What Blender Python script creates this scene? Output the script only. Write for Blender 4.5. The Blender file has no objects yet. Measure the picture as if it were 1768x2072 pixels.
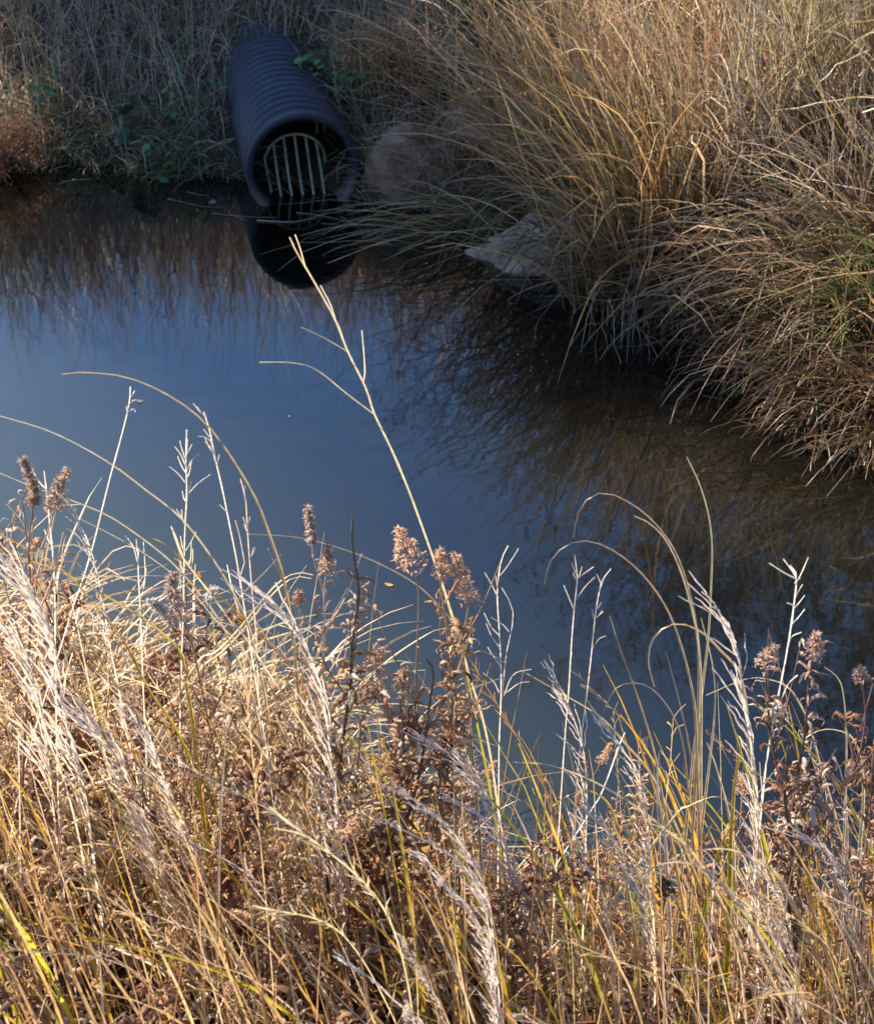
import bpy, math, random
import numpy as np
from mathutils import Vector

random.seed(7)
RNG = np.random.default_rng(11)
C = bpy.context.scene
COL = C.collection

# ------------------------------------------------------------------ camera geometry
CAM = np.array([0.0, 0.0, 2.4]); PITCH = math.radians(31.0); VFOV = math.radians(36.0)
FWD = np.array([0, math.cos(PITCH), -math.sin(PITCH)])
UPV = np.array([0, math.sin(PITCH), math.cos(PITCH)])
FPX = 1036.0 / math.tan(VFOV / 2)          # trace units: the photograph drawn 1768 x 2072

def ray(u, v):
    return FWD + np.array([1.0, 0, 0]) * ((u - 884.0) / FPX) + UPV * (-(v - 1036.0) / FPX)
def at_y(u, v, Y):
    d = ray(u, v); return CAM + d * (Y / d[1])
def at_z(u, v, z=0.0):
    d = ray(u, v); return CAM + d * ((z - CAM[2]) / d[2])

# ------------------------------------------------------------------ terrain
FAR = [(-300, 343), (-60, 335), (0, 342), (45, 328), (90, 336), (140, 328), (190, 340), (235, 334), (270, 350), (320, 344), (370, 360), (420, 352), (470, 366), (530, 362), (600, 372), (740, 408), (850, 425),
       (950, 465), (1060, 530), (1150, 560), (1230, 600), (1330, 640), (1430, 680), (1510, 760), (1590, 830),
       (1690, 885), (1768, 955), (1900, 1080), (2060, 1260)]
NEAR = [(-300, 1330), (0, 1400), (300, 1470), (500, 1550), (640, 1680), (730, 1780), (900, 1820), (1200, 1840), (1500, 1850), (1768, 1840), (1950, 1830)]
far = [(-60.0, 9.5), (-14.0, 8.4)] + [tuple(at_z(*p)[:2]) for p in FAR] + [(2.75, 2.85), (4.0, 2.2), (10.0, 0.2), (60.0, -14.0)]
near = [(-60.0, 2.4), (-14.0, 3.2)] + [tuple(at_z(*p)[:2]) for p in NEAR] + [(1.8, 2.05), (2.6, 1.5), (4.2, 0.6), (10.0, -1.6), (60.0, -16.0)]
SA = np.array(far[:-1]); SB = np.array(far[1:]); NA_ = np.array(near[:-1]); NB_ = np.array(near[1:])
POLY = np.array(far + near[::-1])

def segdist(p, A, B):
    d = np.full(len(p), 1e9)
    for a, b in zip(A, B):
        ab = b - a; t = np.clip(((p - a) @ ab) / (ab @ ab), 0, 1)
        d = np.minimum(d, np.hypot(*(p - a - t[:, None] * ab).T))
    return d
def inside(p):
    r = np.zeros(len(p), bool); n = len(POLY)
    for i in range(n):
        a, b = POLY[i], POLY[(i + 1) % n]
        if a[1] == b[1]: continue
        c = ((a[1] > p[:, 1]) != (b[1] > p[:, 1])) & (p[:, 0] < (b[0] - a[0]) * (p[:, 1] - a[1]) / (b[1] - a[1]) + a[0])
        r ^= c
    return r
def sstep(a, b, x):
    t = np.clip((x - a) / (b - a), 0, 1); return t * t * (3 - 2 * t)
def shore(x, y):
    """distance to the far shore, to the near shore, and whether a point is in the water"""
    p = np.stack([np.ravel(x), np.ravel(y)], 1)
    return segdist(p, SA, SB), segdist(p, NA_, NB_), inside(p)
def ground(x, y):
    x = np.atleast_1d(np.asarray(x, float)).ravel(); y = np.atleast_1d(np.asarray(y, float)).ravel()
    df, dn, ins = shore(x, y)
    s1 = 0.30 + 0.16 * sstep(0.1, 1.0, x)
    zf = 0.05 * sstep(0, .08, df) + s1 * np.minimum(df, 1.4) + 0.52 * np.clip(df - 1.4, 0, 2.2) + 0.04 * np.clip(df - 3.6, 0, 30)
    zn = 0.05 * sstep(0, .06, dn) + 0.44 * np.minimum(dn, 1.6) + 0.03 * np.clip(dn - 1.6, 0, 30)
    z = np.where(df < dn, zf, zn)
    nz = 0.02 * np.sin(9 * x + 3 * y) * np.sin(7 * y - 2 * x) + 0.012 * np.sin(23 * x - 11 * y) * np.sin(19 * y + 5 * x)
    z = z + nz * np.minimum(1, np.minimum(df, dn) * 4)
    return np.where(ins, -np.minimum(0.5, 0.75 * np.minimum(df, dn)) - 0.03, z)
def gz(x, y): return float(ground(x, y)[0])

# ------------------------------------------------------------------ materials
def nodes_of(name):
    m = bpy.data.materials.new(name); m.use_nodes = True
    nt = m.node_tree; nt.nodes.clear()
    return m, nt, nt.nodes, nt.links
def plant_material(name, trans=0.35, rough=0.5, spec=0.35, grain=60.0):
    m, nt, N, L = nodes_of(name)
    at = N.new('ShaderNodeAttribute'); at.attribute_name = 'Col'
    tc = N.new('ShaderNodeTexCoord'); no = N.new('ShaderNodeTexNoise'); no.inputs['Scale'].default_value = grain
    L.new(tc.outputs['Object'], no.inputs['Vector'])
    mr = N.new('ShaderNodeMapRange'); mr.inputs[1].default_value = .3; mr.inputs[2].default_value = .7
    mr.inputs[3].default_value = .72; mr.inputs[4].default_value = 1.22
    L.new(no.outputs['Fac'], mr.inputs['Value'])
    mx = N.new('ShaderNodeVectorMath'); mx.operation = 'SCALE'
    L.new(at.outputs['Color'], mx.inputs[0]); L.new(mr.outputs[0], mx.inputs['Scale'])
    p = N.new('ShaderNodeBsdfPrincipled'); p.inputs['Roughness'].default_value = rough
    p.inputs['Specular IOR Level'].default_value = spec
    L.new(mx.outputs[0], p.inputs['Base Color'])
    t = N.new('ShaderNodeBsdfTranslucent'); L.new(mx.outputs[0], t.inputs['Color'])
    mix = N.new('ShaderNodeMixShader'); mix.inputs[0].default_value = trans
    L.new(p.outputs[0], mix.inputs[1]); L.new(t.outputs[0], mix.inputs[2])
    o = N.new('ShaderNodeOutputMaterial'); L.new(mix.outputs[0], o.inputs[0])
    return m
def solid_material(name, c1, c2, scale, rough=.7, spec=.4, bump=0.0, bscale=40.0, detail=6):
    m, nt, N, L = nodes_of(name)
    tc = N.new('ShaderNodeTexCoord'); no = N.new('ShaderNodeTexNoise'); no.inputs['Scale'].default_value = scale; no.inputs['Detail'].default_value = detail
    L.new(tc.outputs['Object'], no.inputs['Vector'])
    r = N.new('ShaderNodeValToRGB'); r.color_ramp.elements[0].position = .32; r.color_ramp.elements[1].position = .68
    r.color_ramp.elements[0].color = (*c1, 1); r.color_ramp.elements[1].color = (*c2, 1)
    L.new(no.outputs['Fac'], r.inputs[0])
    p = N.new('ShaderNodeBsdfPrincipled'); p.inputs['Roughness'].default_value = rough; p.inputs['Specular IOR Level'].default_value = spec
    L.new(r.outputs[0], p.inputs['Base Color'])
    if bump:
        n2 = N.new('ShaderNodeTexNoise'); n2.inputs['Scale'].default_value = bscale; n2.inputs['Detail'].default_value = 8
        L.new(tc.outputs['Object'], n2.inputs['Vector'])
        b = N.new('ShaderNodeBump'); b.inputs['Strength'].default_value = bump; b.inputs['Distance'].default_value = .01 if bump < .95 else .03
        L.new(n2.outputs['Fac'], b.inputs['Height']); L.new(b.outputs[0], p.inputs['Normal'])
    o = N.new('ShaderNodeOutputMaterial'); L.new(p.outputs[0], o.inputs[0])
    return m

M_GRASS = plant_material('dry_grass', .48, .33, .5)
M_STEM = plant_material('dry_stem', .25, .45, .4, 90)
M_AWN = plant_material('feathery_awn', .52, .5, .3, 120)
M_LEAF = plant_material('curled_leaf', .45, .55, .3, 110)
M_GREEN = plant_material('green_leaf', .30, .45, .4, 80)
M_SOIL = solid_material('bank_soil', (.028, .019, .011), (.085, .058, .034), 9, .95, .1, .9, 60)
def pipe_material():
    m = solid_material('black_corrugated_plastic', (.014, .016, .024), (.024, .027, .040), 3.5, .52, .35, .12, 50)
    nt = m.node_tree; N = nt.nodes; L = nt.links; p = [n for n in N if n.type == 'BSDF_PRINCIPLED'][0]; old = p.inputs['Base Color'].links[0].from_socket
    tc = N.new('ShaderNodeTexCoord'); sx = N.new('ShaderNodeSeparateXYZ'); L.new(tc.outputs['Object'], sx.inputs[0])
    no = N.new('ShaderNodeTexNoise'); no.inputs['Scale'].default_value = 14; no.inputs['Detail'].default_value = 8; L.new(tc.outputs['Object'], no.inputs['Vector'])
    a = N.new('ShaderNodeMath'); a.operation = 'MULTIPLY_ADD'; a.inputs[1].default_value = -.14; L.new(no.outputs['Fac'], a.inputs[0]); L.new(sx.outputs['Z'], a.inputs[2])
    r = N.new('ShaderNodeMapRange'); r.inputs[1].default_value = -.09; r.inputs[2].default_value = -.19; L.new(a.outputs[0], r.inputs['Value'])     # dried silt band above the water
    d = N.new('ShaderNodeTexNoise'); d.inputs['Scale'].default_value = 45; d.inputs['Detail'].default_value = 10; L.new(tc.outputs['Object'], d.inputs['Vector'])
    r2 = N.new('ShaderNodeMapRange'); r2.inputs[1].default_value = .56; r2.inputs[2].default_value = .75; r2.inputs[4].default_value = .45; L.new(d.outputs['Fac'], r2.inputs['Value'])   # dust flecks
    mxf = N.new('ShaderNodeMath'); mxf.operation = 'MAXIMUM'; L.new(r.outputs[0], mxf.inputs[0]); L.new(r2.outputs[0], mxf.inputs[1])
    mx = N.new('ShaderNodeMix'); mx.data_type = 'RGBA'; L.new(mxf.outputs[0], mx.inputs[0]); L.new(old, mx.inputs[6]); mx.inputs[7].default_value = (.10, .085, .065, 1)
    L.new(mx.outputs[2], p.inputs['Base Color']); return m
M_PIPE = pipe_material()
M_PIPE_IN = solid_material('inner_liner_plastic', (.010, .011, .014), (.022, .023, .028), 6, .55, .3)
M_GRATE = solid_material('weathered_bar', (.30, .27, .17), (.52, .48, .34), 25, .6, .4, .3, 90)
M_ROCK_R = solid_material('reddish_granite', (.13, .072, .045), (.33, .20, .13), 11, .9, .2, 1.0, 30, 10)
M_ROCK_G = solid_material('grey_pink_granite', (.21, .135, .095), (.45, .32, .235), 12, .9, .2, 1.0, 34, 10)
M_BARK = solid_material('shrub_bark', (.035, .026, .02), (.10, .075, .055), 30, .8, .3)

def water_material():
    m, nt, N, L = nodes_of('pond_water')
    tc = N.new('ShaderNodeTexCoord')
    mp = N.new('ShaderNodeMapping'); mp.inputs['Scale'].default_value = (1.0, 1.6, 1.0); L.new(tc.outputs['Object'], mp.inputs['Vector'])
    n1 = N.new('ShaderNodeTexNoise'); n1.inputs['Scale'].default_value = 3.2; n1.inputs['Detail'].default_value = 2.0
    n2 = N.new('ShaderNodeTexNoise'); n2.inputs['Scale'].default_value = 16.0; n2.inputs['Detail'].default_value = 2.0
    L.new(mp.outputs[0], n1.inputs['Vector']); L.new(mp.outputs[0], n2.inputs['Vector'])
    ma = N.new('ShaderNodeMath'); ma.operation = 'MULTIPLY_ADD'; ma.inputs[1].default_value = .12
    L.new(n2.outputs['Fac'], ma.inputs[0]); L.new(n1.outputs['Fac'], ma.inputs[2])
    b = N.new('ShaderNodeBump'); b.inputs['Strength'].default_value = .13; b.inputs['Distance'].default_value = .006
    L.new(ma.outputs[0], b.inputs['Height'])
    cl = N.new('ShaderNodeTexNoise'); cl.inputs['Scale'].default_value = .9; cl.inputs['Detail'].default_value = 3
    L.new(tc.outputs['Object'], cl.inputs['Vector'])
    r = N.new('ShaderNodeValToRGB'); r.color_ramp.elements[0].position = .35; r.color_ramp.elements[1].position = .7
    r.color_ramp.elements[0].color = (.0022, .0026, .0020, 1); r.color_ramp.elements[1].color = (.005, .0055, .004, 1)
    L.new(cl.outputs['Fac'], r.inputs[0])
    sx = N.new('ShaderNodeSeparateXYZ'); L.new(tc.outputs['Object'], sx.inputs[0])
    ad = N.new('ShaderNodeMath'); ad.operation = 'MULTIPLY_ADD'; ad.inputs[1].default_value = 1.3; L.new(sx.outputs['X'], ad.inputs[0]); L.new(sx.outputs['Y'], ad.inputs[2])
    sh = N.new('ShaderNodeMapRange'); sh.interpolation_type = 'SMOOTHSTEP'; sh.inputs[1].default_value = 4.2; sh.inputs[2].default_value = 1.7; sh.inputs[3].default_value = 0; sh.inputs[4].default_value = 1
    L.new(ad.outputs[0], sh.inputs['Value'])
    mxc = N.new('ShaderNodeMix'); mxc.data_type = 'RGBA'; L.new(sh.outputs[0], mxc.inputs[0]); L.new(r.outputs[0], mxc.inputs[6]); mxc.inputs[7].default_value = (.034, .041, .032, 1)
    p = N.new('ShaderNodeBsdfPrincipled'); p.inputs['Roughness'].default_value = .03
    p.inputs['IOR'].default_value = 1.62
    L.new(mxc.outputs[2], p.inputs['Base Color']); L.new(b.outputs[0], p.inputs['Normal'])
    o = N.new('ShaderNodeOutputMaterial'); L.new(p.outputs[0], o.inputs[0])
    return m
M_WATER = water_material()

# ------------------------------------------------------------------ mesh builders
class Geo:
    def __init__(self): self.v = []; self.f = []; self.c = []; self.n = 0
    def add(self, v, f, c):
        self.v.append(np.asarray(v, np.float32)); self.f.append(np.asarray(f, np.int64) + self.n)
        c = np.asarray(c, np.float32)
        if c.ndim == 1: c = np.tile(c, (len(v), 1))
        self.c.append(c); self.n += len(v)
    def build(self, name, mat, parent=None, loc=None, kind=None):
        me = bpy.data.meshes.new(name)
        v = np.concatenate(self.v); f = np.concatenate(self.f); c = np.concatenate(self.c)
        if loc is not None: v = v - np.asarray(loc, np.float32)
        me.vertices.add(len(v)); me.vertices.foreach_set('co', v.ravel())
        me.loops.add(f.size); me.loops.foreach_set('vertex_index', f.ravel().astype(np.int32))
        me.polygons.add(len(f)); me.polygons.foreach_set('loop_start', (np.arange(len(f)) * 4).astype(np.int32))
        me.polygons.foreach_set('loop_total', np.full(len(f), 4, np.int32))
        me.polygons.foreach_set('use_smooth', np.ones(len(f), bool))
        ca = me.color_attributes.new('Col', 'FLOAT_COLOR', 'POINT')
        ca.data.foreach_set('color', np.concatenate([np.clip(c, 0, 1), np.ones((len(c), 1), np.float32)], 1).ravel())
        me.update(calc_edges=True); me.materials.append(mat)
        o = bpy.data.objects.new(name, me); COL.objects.link(o)
        if parent is not None: o.parent = parent
        elif loc is not None: o.location = loc
        if kind: o['kind'] = kind
        return o

def smooth_path(P, n):
    """Catmull-Rom through P, resampled evenly to n points"""
    P = np.asarray(P, float)
    Q = np.vstack([2 * P[0] - P[1], P, 2 * P[-1] - P[-2]])
    out = []
    for i in range(1, len(Q) - 2):
        p0, p1, p2, p3 = Q[i - 1], Q[i], Q[i + 1], Q[i + 2]
        t = np.linspace(0, 1, 12, endpoint=False)[:, None]
        out.append(.5 * (2 * p1 + (p2 - p0) * t + (2 * p0 - 5 * p1 + 4 * p2 - p3) * t ** 2 + (3 * p1 - p0 - 3 * p2 + p3) * t ** 3))
    out = np.vstack(out + [P[-1:]])
    s = np.r_[0, np.cumsum(np.linalg.norm(np.diff(out, axis=0), axis=1))]
    k = np.linspace(0, s[-1], n)
    return np.stack([np.interp(k, s, out[:, j]) for j in range(3)], 1)
def tube(g, P, R, col, sides=5):
    P = np.asarray(P, float); n = len(P); R = np.broadcast_to(R, (n,))
    T = np.gradient(P, axis=0); T /= np.linalg.norm(T, axis=1)[:, None] + 1e-12
    ref = np.array([0.31, 0.9, 0.17]); A = np.cross(T, ref); A /= np.linalg.norm(A, axis=1)[:, None] + 1e-9
    B = np.cross(T, A)
    th = np.arange(sides) * 2 * math.pi / sides
    V = P[:, None] + R[:, None, None] * (A[:, None] * np.cos(th)[None, :, None] + B[:, None] * np.sin(th)[None, :, None])
    i = np.arange(n - 1)[:, None] * sides; j = np.arange(sides)[None]; k = (j + 1) % sides
    F = np.stack([i + j, i + k, i + sides + k, i + sides + j], -1).reshape(-1, 4)
    c = np.asarray(col, float)
    if c.ndim == 2 and len(c) == n: c = np.repeat(c, sides, 0)
    g.add(V.reshape(-1, 3), F, c)
def ribbon(g, P, W, col, side=None, fold=.25):
    """a blade with a shallow V section (two strips)"""
    P = np.asarray(P, float); n = len(P); W = np.broadcast_to(W, (n,))
    T = np.gradient(P, axis=0); T /= np.linalg.norm(T, axis=1)[:, None] + 1e-12
    if side is None: side = np.array([math.cos(1.0), math.sin(1.0), .2])
    S = np.cross(T, np.cross(np.broadcast_to(side, T.shape), T)); S /= np.linalg.norm(S, axis=1)[:, None] + 1e-9
    Nn = np.cross(T, S)
    V = np.stack([P - S * W[:, None] / 2, P - Nn * W[:, None] * fold, P + S * W[:, None] / 2], 1)
    i = np.arange(n - 1) * 3
    F = np.concatenate([np.stack([i, i + 1, i + 4, i + 3], 1), np.stack([i + 1, i + 2, i + 5, i + 4], 1)])
    c = np.asarray(col, float)
    if c.ndim == 2 and len(c) == n: c = np.repeat(c, 3, 0)
    g.add(V.reshape(-1, 3), F, c)
def stalk(g, P, R, col):
    """a thin dry stem: a deep folded strip, so that sun shines through it"""
    P = np.asarray(P, float); ribbon(g, P, 2.3 * np.broadcast_to(R, (len(P),)), col, fold=.42)
def blades(g, root, az, el0, bend, length, width, col, S=7, p=1.4, jit=.05, azcurl=0., tipcol=None, wtip=.12, fold=.3):
    """B blades at once: start elevation el0, bending over by `bend` radians, V section"""
    B = len(root); s = np.linspace(0, 1, S + 1)
    el = el0[:, None] - bend[:, None] * s[None] ** p + RNG.normal(0, jit, (B, S + 1))
    a = az[:, None] + np.asarray(azcurl).reshape(-1, 1) * s[None] + RNG.normal(0, jit, (B, S + 1))
    d = np.stack([np.cos(el) * np.sin(a), np.cos(el) * np.cos(a), np.sin(el)], -1)
    pts = np.concatenate([root[:, None], root[:, None] + np.cumsum(d[:, :-1] * (length / S)[:, None, None], 1)], 1)
    phi = RNG.uniform(-.9, .9, B)[:, None] + RNG.uniform(-1.2, 1.2, B)[:, None] * s[None]
    H = np.stack([np.cos(a), -np.sin(a), 0 * a], -1); Nn = np.cross(d, H)
    W = H * np.cos(phi)[..., None] + Nn * np.sin(phi)[..., None]; N2 = np.cross(d, W)
    w = width[:, None] * (0.75 + .25 * np.minimum(1, s * 5)) * (1 - (1 - wtip) * s ** 2.2)
    V = np.stack([pts - W * w[..., None] / 2, pts - N2 * (w * fold)[..., None], pts + W * w[..., None] / 2], 2)
    n = S + 1
    base = (np.arange(B) * n * 3)[:, None]; i = base + np.arange(S)[None] * 3
    F = np.concatenate([np.stack([i, i + 1, i + 4, i + 3], -1).reshape(-1, 4), np.stack([i + 1, i + 2, i + 5, i + 4], -1).reshape(-1, 4)])
    c = np.repeat(np.repeat(col[:, None], n, 1)[:, :, None], 3, 2)
    if tipcol is not None: c = c * (1 - s[None, :, None, None] ** 1.5) + tipcol[:, None, None] * s[None, :, None, None] ** 1.5
    g.add(V.reshape(-1, 3), F, c.reshape(-1, 3))
def pick(pal, n, jit=.16):
    pal = np.array(pal, float); w = pal[:, 3] / pal[:, 3].sum()
    c = pal[RNG.choice(len(pal), n, p=w), :3]
    return np.clip(c * RNG.normal(1, jit, (n, 1)) * RNG.normal(1, .04, (n, 3)), .01, .85)

# palettes: albedo + weight
STRAW = [(.56, .36, .16, 4), (.64, .46, .25, 3), (.38, .21, .09, 4), (.66, .54, .39, 2), (.48, .28, .07, .8), (.24, .21, .05, .5)]
GOLD = [(.28, .14, .05, 4), (.42, .23, .08, 3), (.13, .065, .03, 6), (.52, .37, .19, 1.3), (.16, .14, .04, 1), (.34, .30, .04, .5), (.30, .13, .05, 1)]
BROWN = [(.22, .14, .08, 4), (.13, .075, .045, 5), (.32, .23, .14, 2), (.44, .34, .23, 1)]
DULL = [(.34, .25, .17, 4), (.22, .16, .10, 3), (.15, .16, .075, 3), (.46, .37, .28, 3), (.11, .15, .06, 2)]
GREENISH = [(.08, .11, .035, 4), (.15, .16, .05, 2), (.24, .19, .09, 4), (.33, .24, .13, 3), (.14, .09, .05, 2)]
RUSSET = [(.50, .25, .10, 4), (.60, .34, .16, 3), (.34, .15, .06, 3), (.66, .44, .26, 1)]

def tag(o, label=None, cat=None, group=None, kind=None):
    if label: o['label'] = label
    if cat: o['category'] = cat
    if group: o['group'] = group
    if kind: o['kind'] = kind
    return o
def grad(col, s):
    """one colour, or (base, tip), along a blade"""
    if isinstance(col[0], tuple): return np.array(col[0]) * (1 - s[:, None]) + np.array(col[1]) * s[:, None]
    return np.array(col) * np.ones((len(s), 1))
def empty(name, loc):
    o = bpy.data.objects.new(name, None); COL.objects.link(o); o.location = tuple(map(float, loc)); o.empty_display_size = .1
    return o

# ------------------------------------------------------------------ setting
def axis(a, b, step, lim):
    inner = list(np.arange(a, b + 1e-6, step)); s = step; lo = [a]; hi = [inner[-1]]
    while hi[-1] < lim: s *= 1.35; hi.append(hi[-1] + s)
    s = step
    while lo[-1] > -lim: s *= 1.35; lo.append(lo[-1] - s)
    return np.array(lo[:0:-1] + inner + hi[1:])
gx = axis(-4.2, 3.6, .05, 400); gy = axis(0.4, 11.0, .05, 400)
X, Y = np.meshgrid(gx, gy)
Z = ground(X, Y).reshape(X.shape)
i = (np.arange(len(gy) - 1)[:, None] * len(gx) + np.arange(len(gx) - 1)[None]).ravel()
g = Geo(); g.add(np.stack([X, Y, Z], -1).reshape(-1, 3), np.stack([i, i + 1, i + 1 + len(gx), i + len(gx)], 1), (.2, .15, .1))
g.build('ground', M_SOIL, kind='structure')
g = Geo(); wx = np.array([-60, -6, 6, 60.]); wy = np.array([-16, 0, 9., 9.6])
WX, WY = np.meshgrid(wx, wy); i = (np.arange(3)[:, None] * 4 + np.arange(3)[None]).ravel()
g.add(np.stack([WX, WY, 0 * WX], -1).reshape(-1, 3), np.stack([i, i + 1, i + 5, i + 4], 1), (.1, .1, .1))
g.build('water', M_WATER, kind='structure')

# ------------------------------------------------------------------ drainage pipe
MOUTH = np.array([at_y(613, 335, 6.62)[0], 6.62, 0.152])
AZP = math.radians(-11.5); PD = np.array([math.sin(AZP), math.cos(AZP), 0.01]); PR = np.array([math.cos(AZP), -math.sin(AZP), 0])
PU = np.cross(PR, PD)
def revolve(g, prof, n=72, col=(.03, .03, .04)):
    th = np.arange(n) * 2 * math.pi / n
    prof = np.array(prof)
    V = (prof[:, 0][:, None, None] * PD + prof[:, 1][:, None, None] * (PR * np.cos(th)[None, :, None] + PU * np.sin(th)[None, :, None]))
    m = len(prof); i = np.arange(m - 1)[:, None] * n; j = np.arange(n)[None]; k = (j + 1) % n
    F = np.stack([i + j, i + k, i + n + k, i + n + j], -1).reshape(-1, 4)
    g.add(V.reshape(-1, 3), F, col)
pipe = empty('drainage_pipe', MOUTH)
tag(pipe, 'black corrugated plastic drainage pipe jutting from the bank into the water', 'pipe')
prof = []; pitch = .083; L = 1.95; s = .10
while s < L:
    for f_, r_ in ((0, .226), (.10, .229), (.22, .243), (.36, .25), (.60, .25), (.76, .243), (.90, .229)): prof.append((s + f_ * pitch, r_))
    s += pitch
g = Geo(); revolve(g, prof); g.build('corrugated_shell', M_PIPE, pipe)
g = Geo(); revolve(g, [(.099, .2255), (.085, .236), (.07, .247), (.012, .249), (.002, .246), (0, .238), (.001, .222), (.01, .215), (.10, .2145)]); g.build('mouth_collar', M_PIPE, pipe)
g = Geo(); revolve(g, [(.10, .2142)] + [(.12 + .04 * q, .2142 - .003 * (q % 2)) for q in range(50)]); g.build('inner_liner', M_PIPE_IN, pipe)
grate = bpy.data.objects.new('grate', None); COL.objects.link(grate); grate.parent = pipe
tag(grate, 'pale arched bar grate set just inside the pipe mouth')
def grate_pt(a, h, dep): return PR * a + PU * h + PD * dep
hoop = [grate_pt(-.118, -.25, .06)] + [grate_pt(-.135 * math.cos(t), -.055 + .125 * math.sin(t), .30 - .02 * math.sin(t)) for t in np.linspace(0, math.pi, 15)] + [grate_pt(.128, -.25, .06)]
g = Geo(); tube(g, smooth_path(hoop, 48), .0065, (.5, .5, .4), 8); g.build('arch_hoop', M_GRATE, grate)
for a in (-.098, -.05, 0, .05, .098):
    top = -.055 + .125 * math.sqrt(max(0, 1 - (a / .135) ** 2))
    g = Geo(); tube(g, smooth_path([grate_pt(a * .98, top, .285), grate_pt(a * 1.0 + .004, -.09, .17), grate_pt(a * .95 + .012, -.25, .03)], 14), .0062, (.5, .5, .4), 8)
    g.build('bar', M_GRATE, grate)
for a in (.135, .17):
    g = Geo(); tube(g, smooth_path([grate_pt(a, .118 - (a - .135) * .9, .55), grate_pt(a, -.02, .55), grate_pt(a - .005, -.14, .52)], 8), .005, (.4, .35, .3), 8)
    g.build('bar', M_GRATE, grate)

g = Geo()
for k in range(46):
    a = RNG.uniform(-.13, .13); b = grate_pt(a, RNG.uniform(-.17, -.10), RNG.uniform(.17, .24)); d = RNG.normal(0, 1, 3) * np.array([1, .5, .35]); d /= np.linalg.norm(d); L_ = RNG.uniform(.04, .13)
    P = smooth_path([b, b + d * L_ * .5 + np.array([0, 0, .012]), b + d * L_], 7); ribbon(g, P, .005, np.array([(.30, .22, .13), (.18, .12, .07), (.40, .31, .2)][k % 3]))
g.build('trapped_litter', M_GRASS, grate)

# ------------------------------------------------------------------ rocks
def rock(name, label, center, size, seed, mat, flat=None, rot=0.0):
    r = np.random.default_rng(seed); n, m = 72, 48
    th = np.arange(n) * 2 * math.pi / n; ph = np.linspace(-math.pi / 2, math.pi / 2, m)
    D = np.stack([np.cos(ph)[:, None] * np.cos(th), np.cos(ph)[:, None] * np.sin(th), np.sin(ph)[:, None] + 0 * th], -1)
    rad = np.ones(D.shape[:2])
    for k in range(16):                                   # facets: planes that cut the ball
        q = r.normal(size=3); q /= np.linalg.norm(q); h = r.uniform(.70, .93)
        dd = D @ q; rad = np.minimum(rad, np.where(dd > .05, h / np.maximum(dd, .05), 9))
    for k in range(7):
        q = r.normal(size=3) * 3.2; rad += .018 * np.sin(D @ q + r.uniform(0, 6))
    for k in range(22):
        q = r.normal(size=3) * r.uniform(7, 20); rad += .010 * np.sin(D @ q + r.uniform(0, 6)) * (8 / np.linalg.norm(q)) ** .5
    V = D * rad[..., None] * np.array(size)
    if flat is not None: V = flat(V)
    c, s_ = math.cos(rot), math.sin(rot); V = V @ np.array([[c, s_, 0], [-s_, c, 0], [0, 0, 1]])
    i = np.arange(m - 1)[:, None] * n; j = np.arange(n)[None]; k = (j + 1) % n
    g = Geo(); g.add(V.reshape(-1, 3), np.stack([i + j, i + k, i + n + k, i + n + j], -1).reshape(-1, 4), (.3, .25, .2))
    o = g.build(name, mat); o.location = center; tag(o, label, 'rock'); return o
b1 = at_z(832, 418, 0.0)
rock('boulder', 'rounded reddish boulder behind thin grass just right of the pipe', (b1[0], b1[1] + .17, .10), (.205, .19, .22), 3, M_ROCK_R)
rock('boulder', 'small dark boulder half hidden in grass behind the reddish boulder', (b1[0] + .27, b1[1] + .42, .16), (.16, .15, .15), 9, M_ROCK_R)
b2 = at_z(1075, 553, 0.0)
def wedge(V):
    V = V.copy(); t = (V[..., 0] + .46) / .92
    t = (V[..., 0] + .46) / .92; V[..., 2] *= .42 + .8 * np.clip(t, 0, 1); V[..., 1] *= .55 + .6 * np.clip(t, 0, 1); return V
rock('boulder', 'pale grey wedge shaped rock sloping down to the water under drooping grass', (b2[0] + .16, b2[1] + .20, .02), (.46, .33, .25), 21, M_ROCK_G, wedge, .12)

# ------------------------------------------------------------------ far bank: grass cover (uncountable) and clumps
def scatter(n, x0, x1, y0, y1, keep):
    out = np.zeros((0, 2))
    while len(out) < n:
        p = np.stack([RNG.uniform(x0, x1, n * 2), RNG.uniform(y0, y1, n * 2)], 1)
        out = np.vstack([out, p[keep(p)]])
    return out[:n]
W0 = -2.2
AX0 = MOUTH[:2]; AXD = PD[:2] / np.linalg.norm(PD[:2]); AXR = np.array([AXD[1], -AXD[0]])
def off_pipe(p, m=.25):
    q = p - AX0; al = q @ AXD; ac = np.abs(q @ AXR)
    return ~((al > -.5) & (al < 1.3) & (ac < m))
def far_land(dmin, dmax):
    def k(p):
        df, dn, ins = shore(p[:, 0], p[:, 1]); return (~ins) & (df < dn) & (df > dmin) & (df < dmax) & off_pipe(p)
    return k
def roots3(p, dz=-.01): return np.c_[p, ground(p[:, 0], p[:, 1]) + dz]
def field(n, x0, x1, y0, y1, keep, pal, hl, hs, w, el=(1.1, .35), bend=(.9, .5), S=6, az=None, azs=9., tip=None, g=None, **kw):
    g = g or Geo(); r = roots3(scatter(n, x0, x1, y0, y1, keep))
    a = RNG.uniform(0, 2 * math.pi, n) if az is None else RNG.normal(az, azs, n)
    ln = np.clip(RNG.normal(hl, hs, n), hl * .3, hl * 2.2)
    blades(g, r, a, RNG.normal(el[0], el[1], n), RNG.normal(bend[0], bend[1], n), ln, RNG.uniform(.6, 1.3, n) * w, pick(pal, n), S=S,
           tipcol=None if tip is None else pick(tip, n), **kw)
    return g
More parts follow.
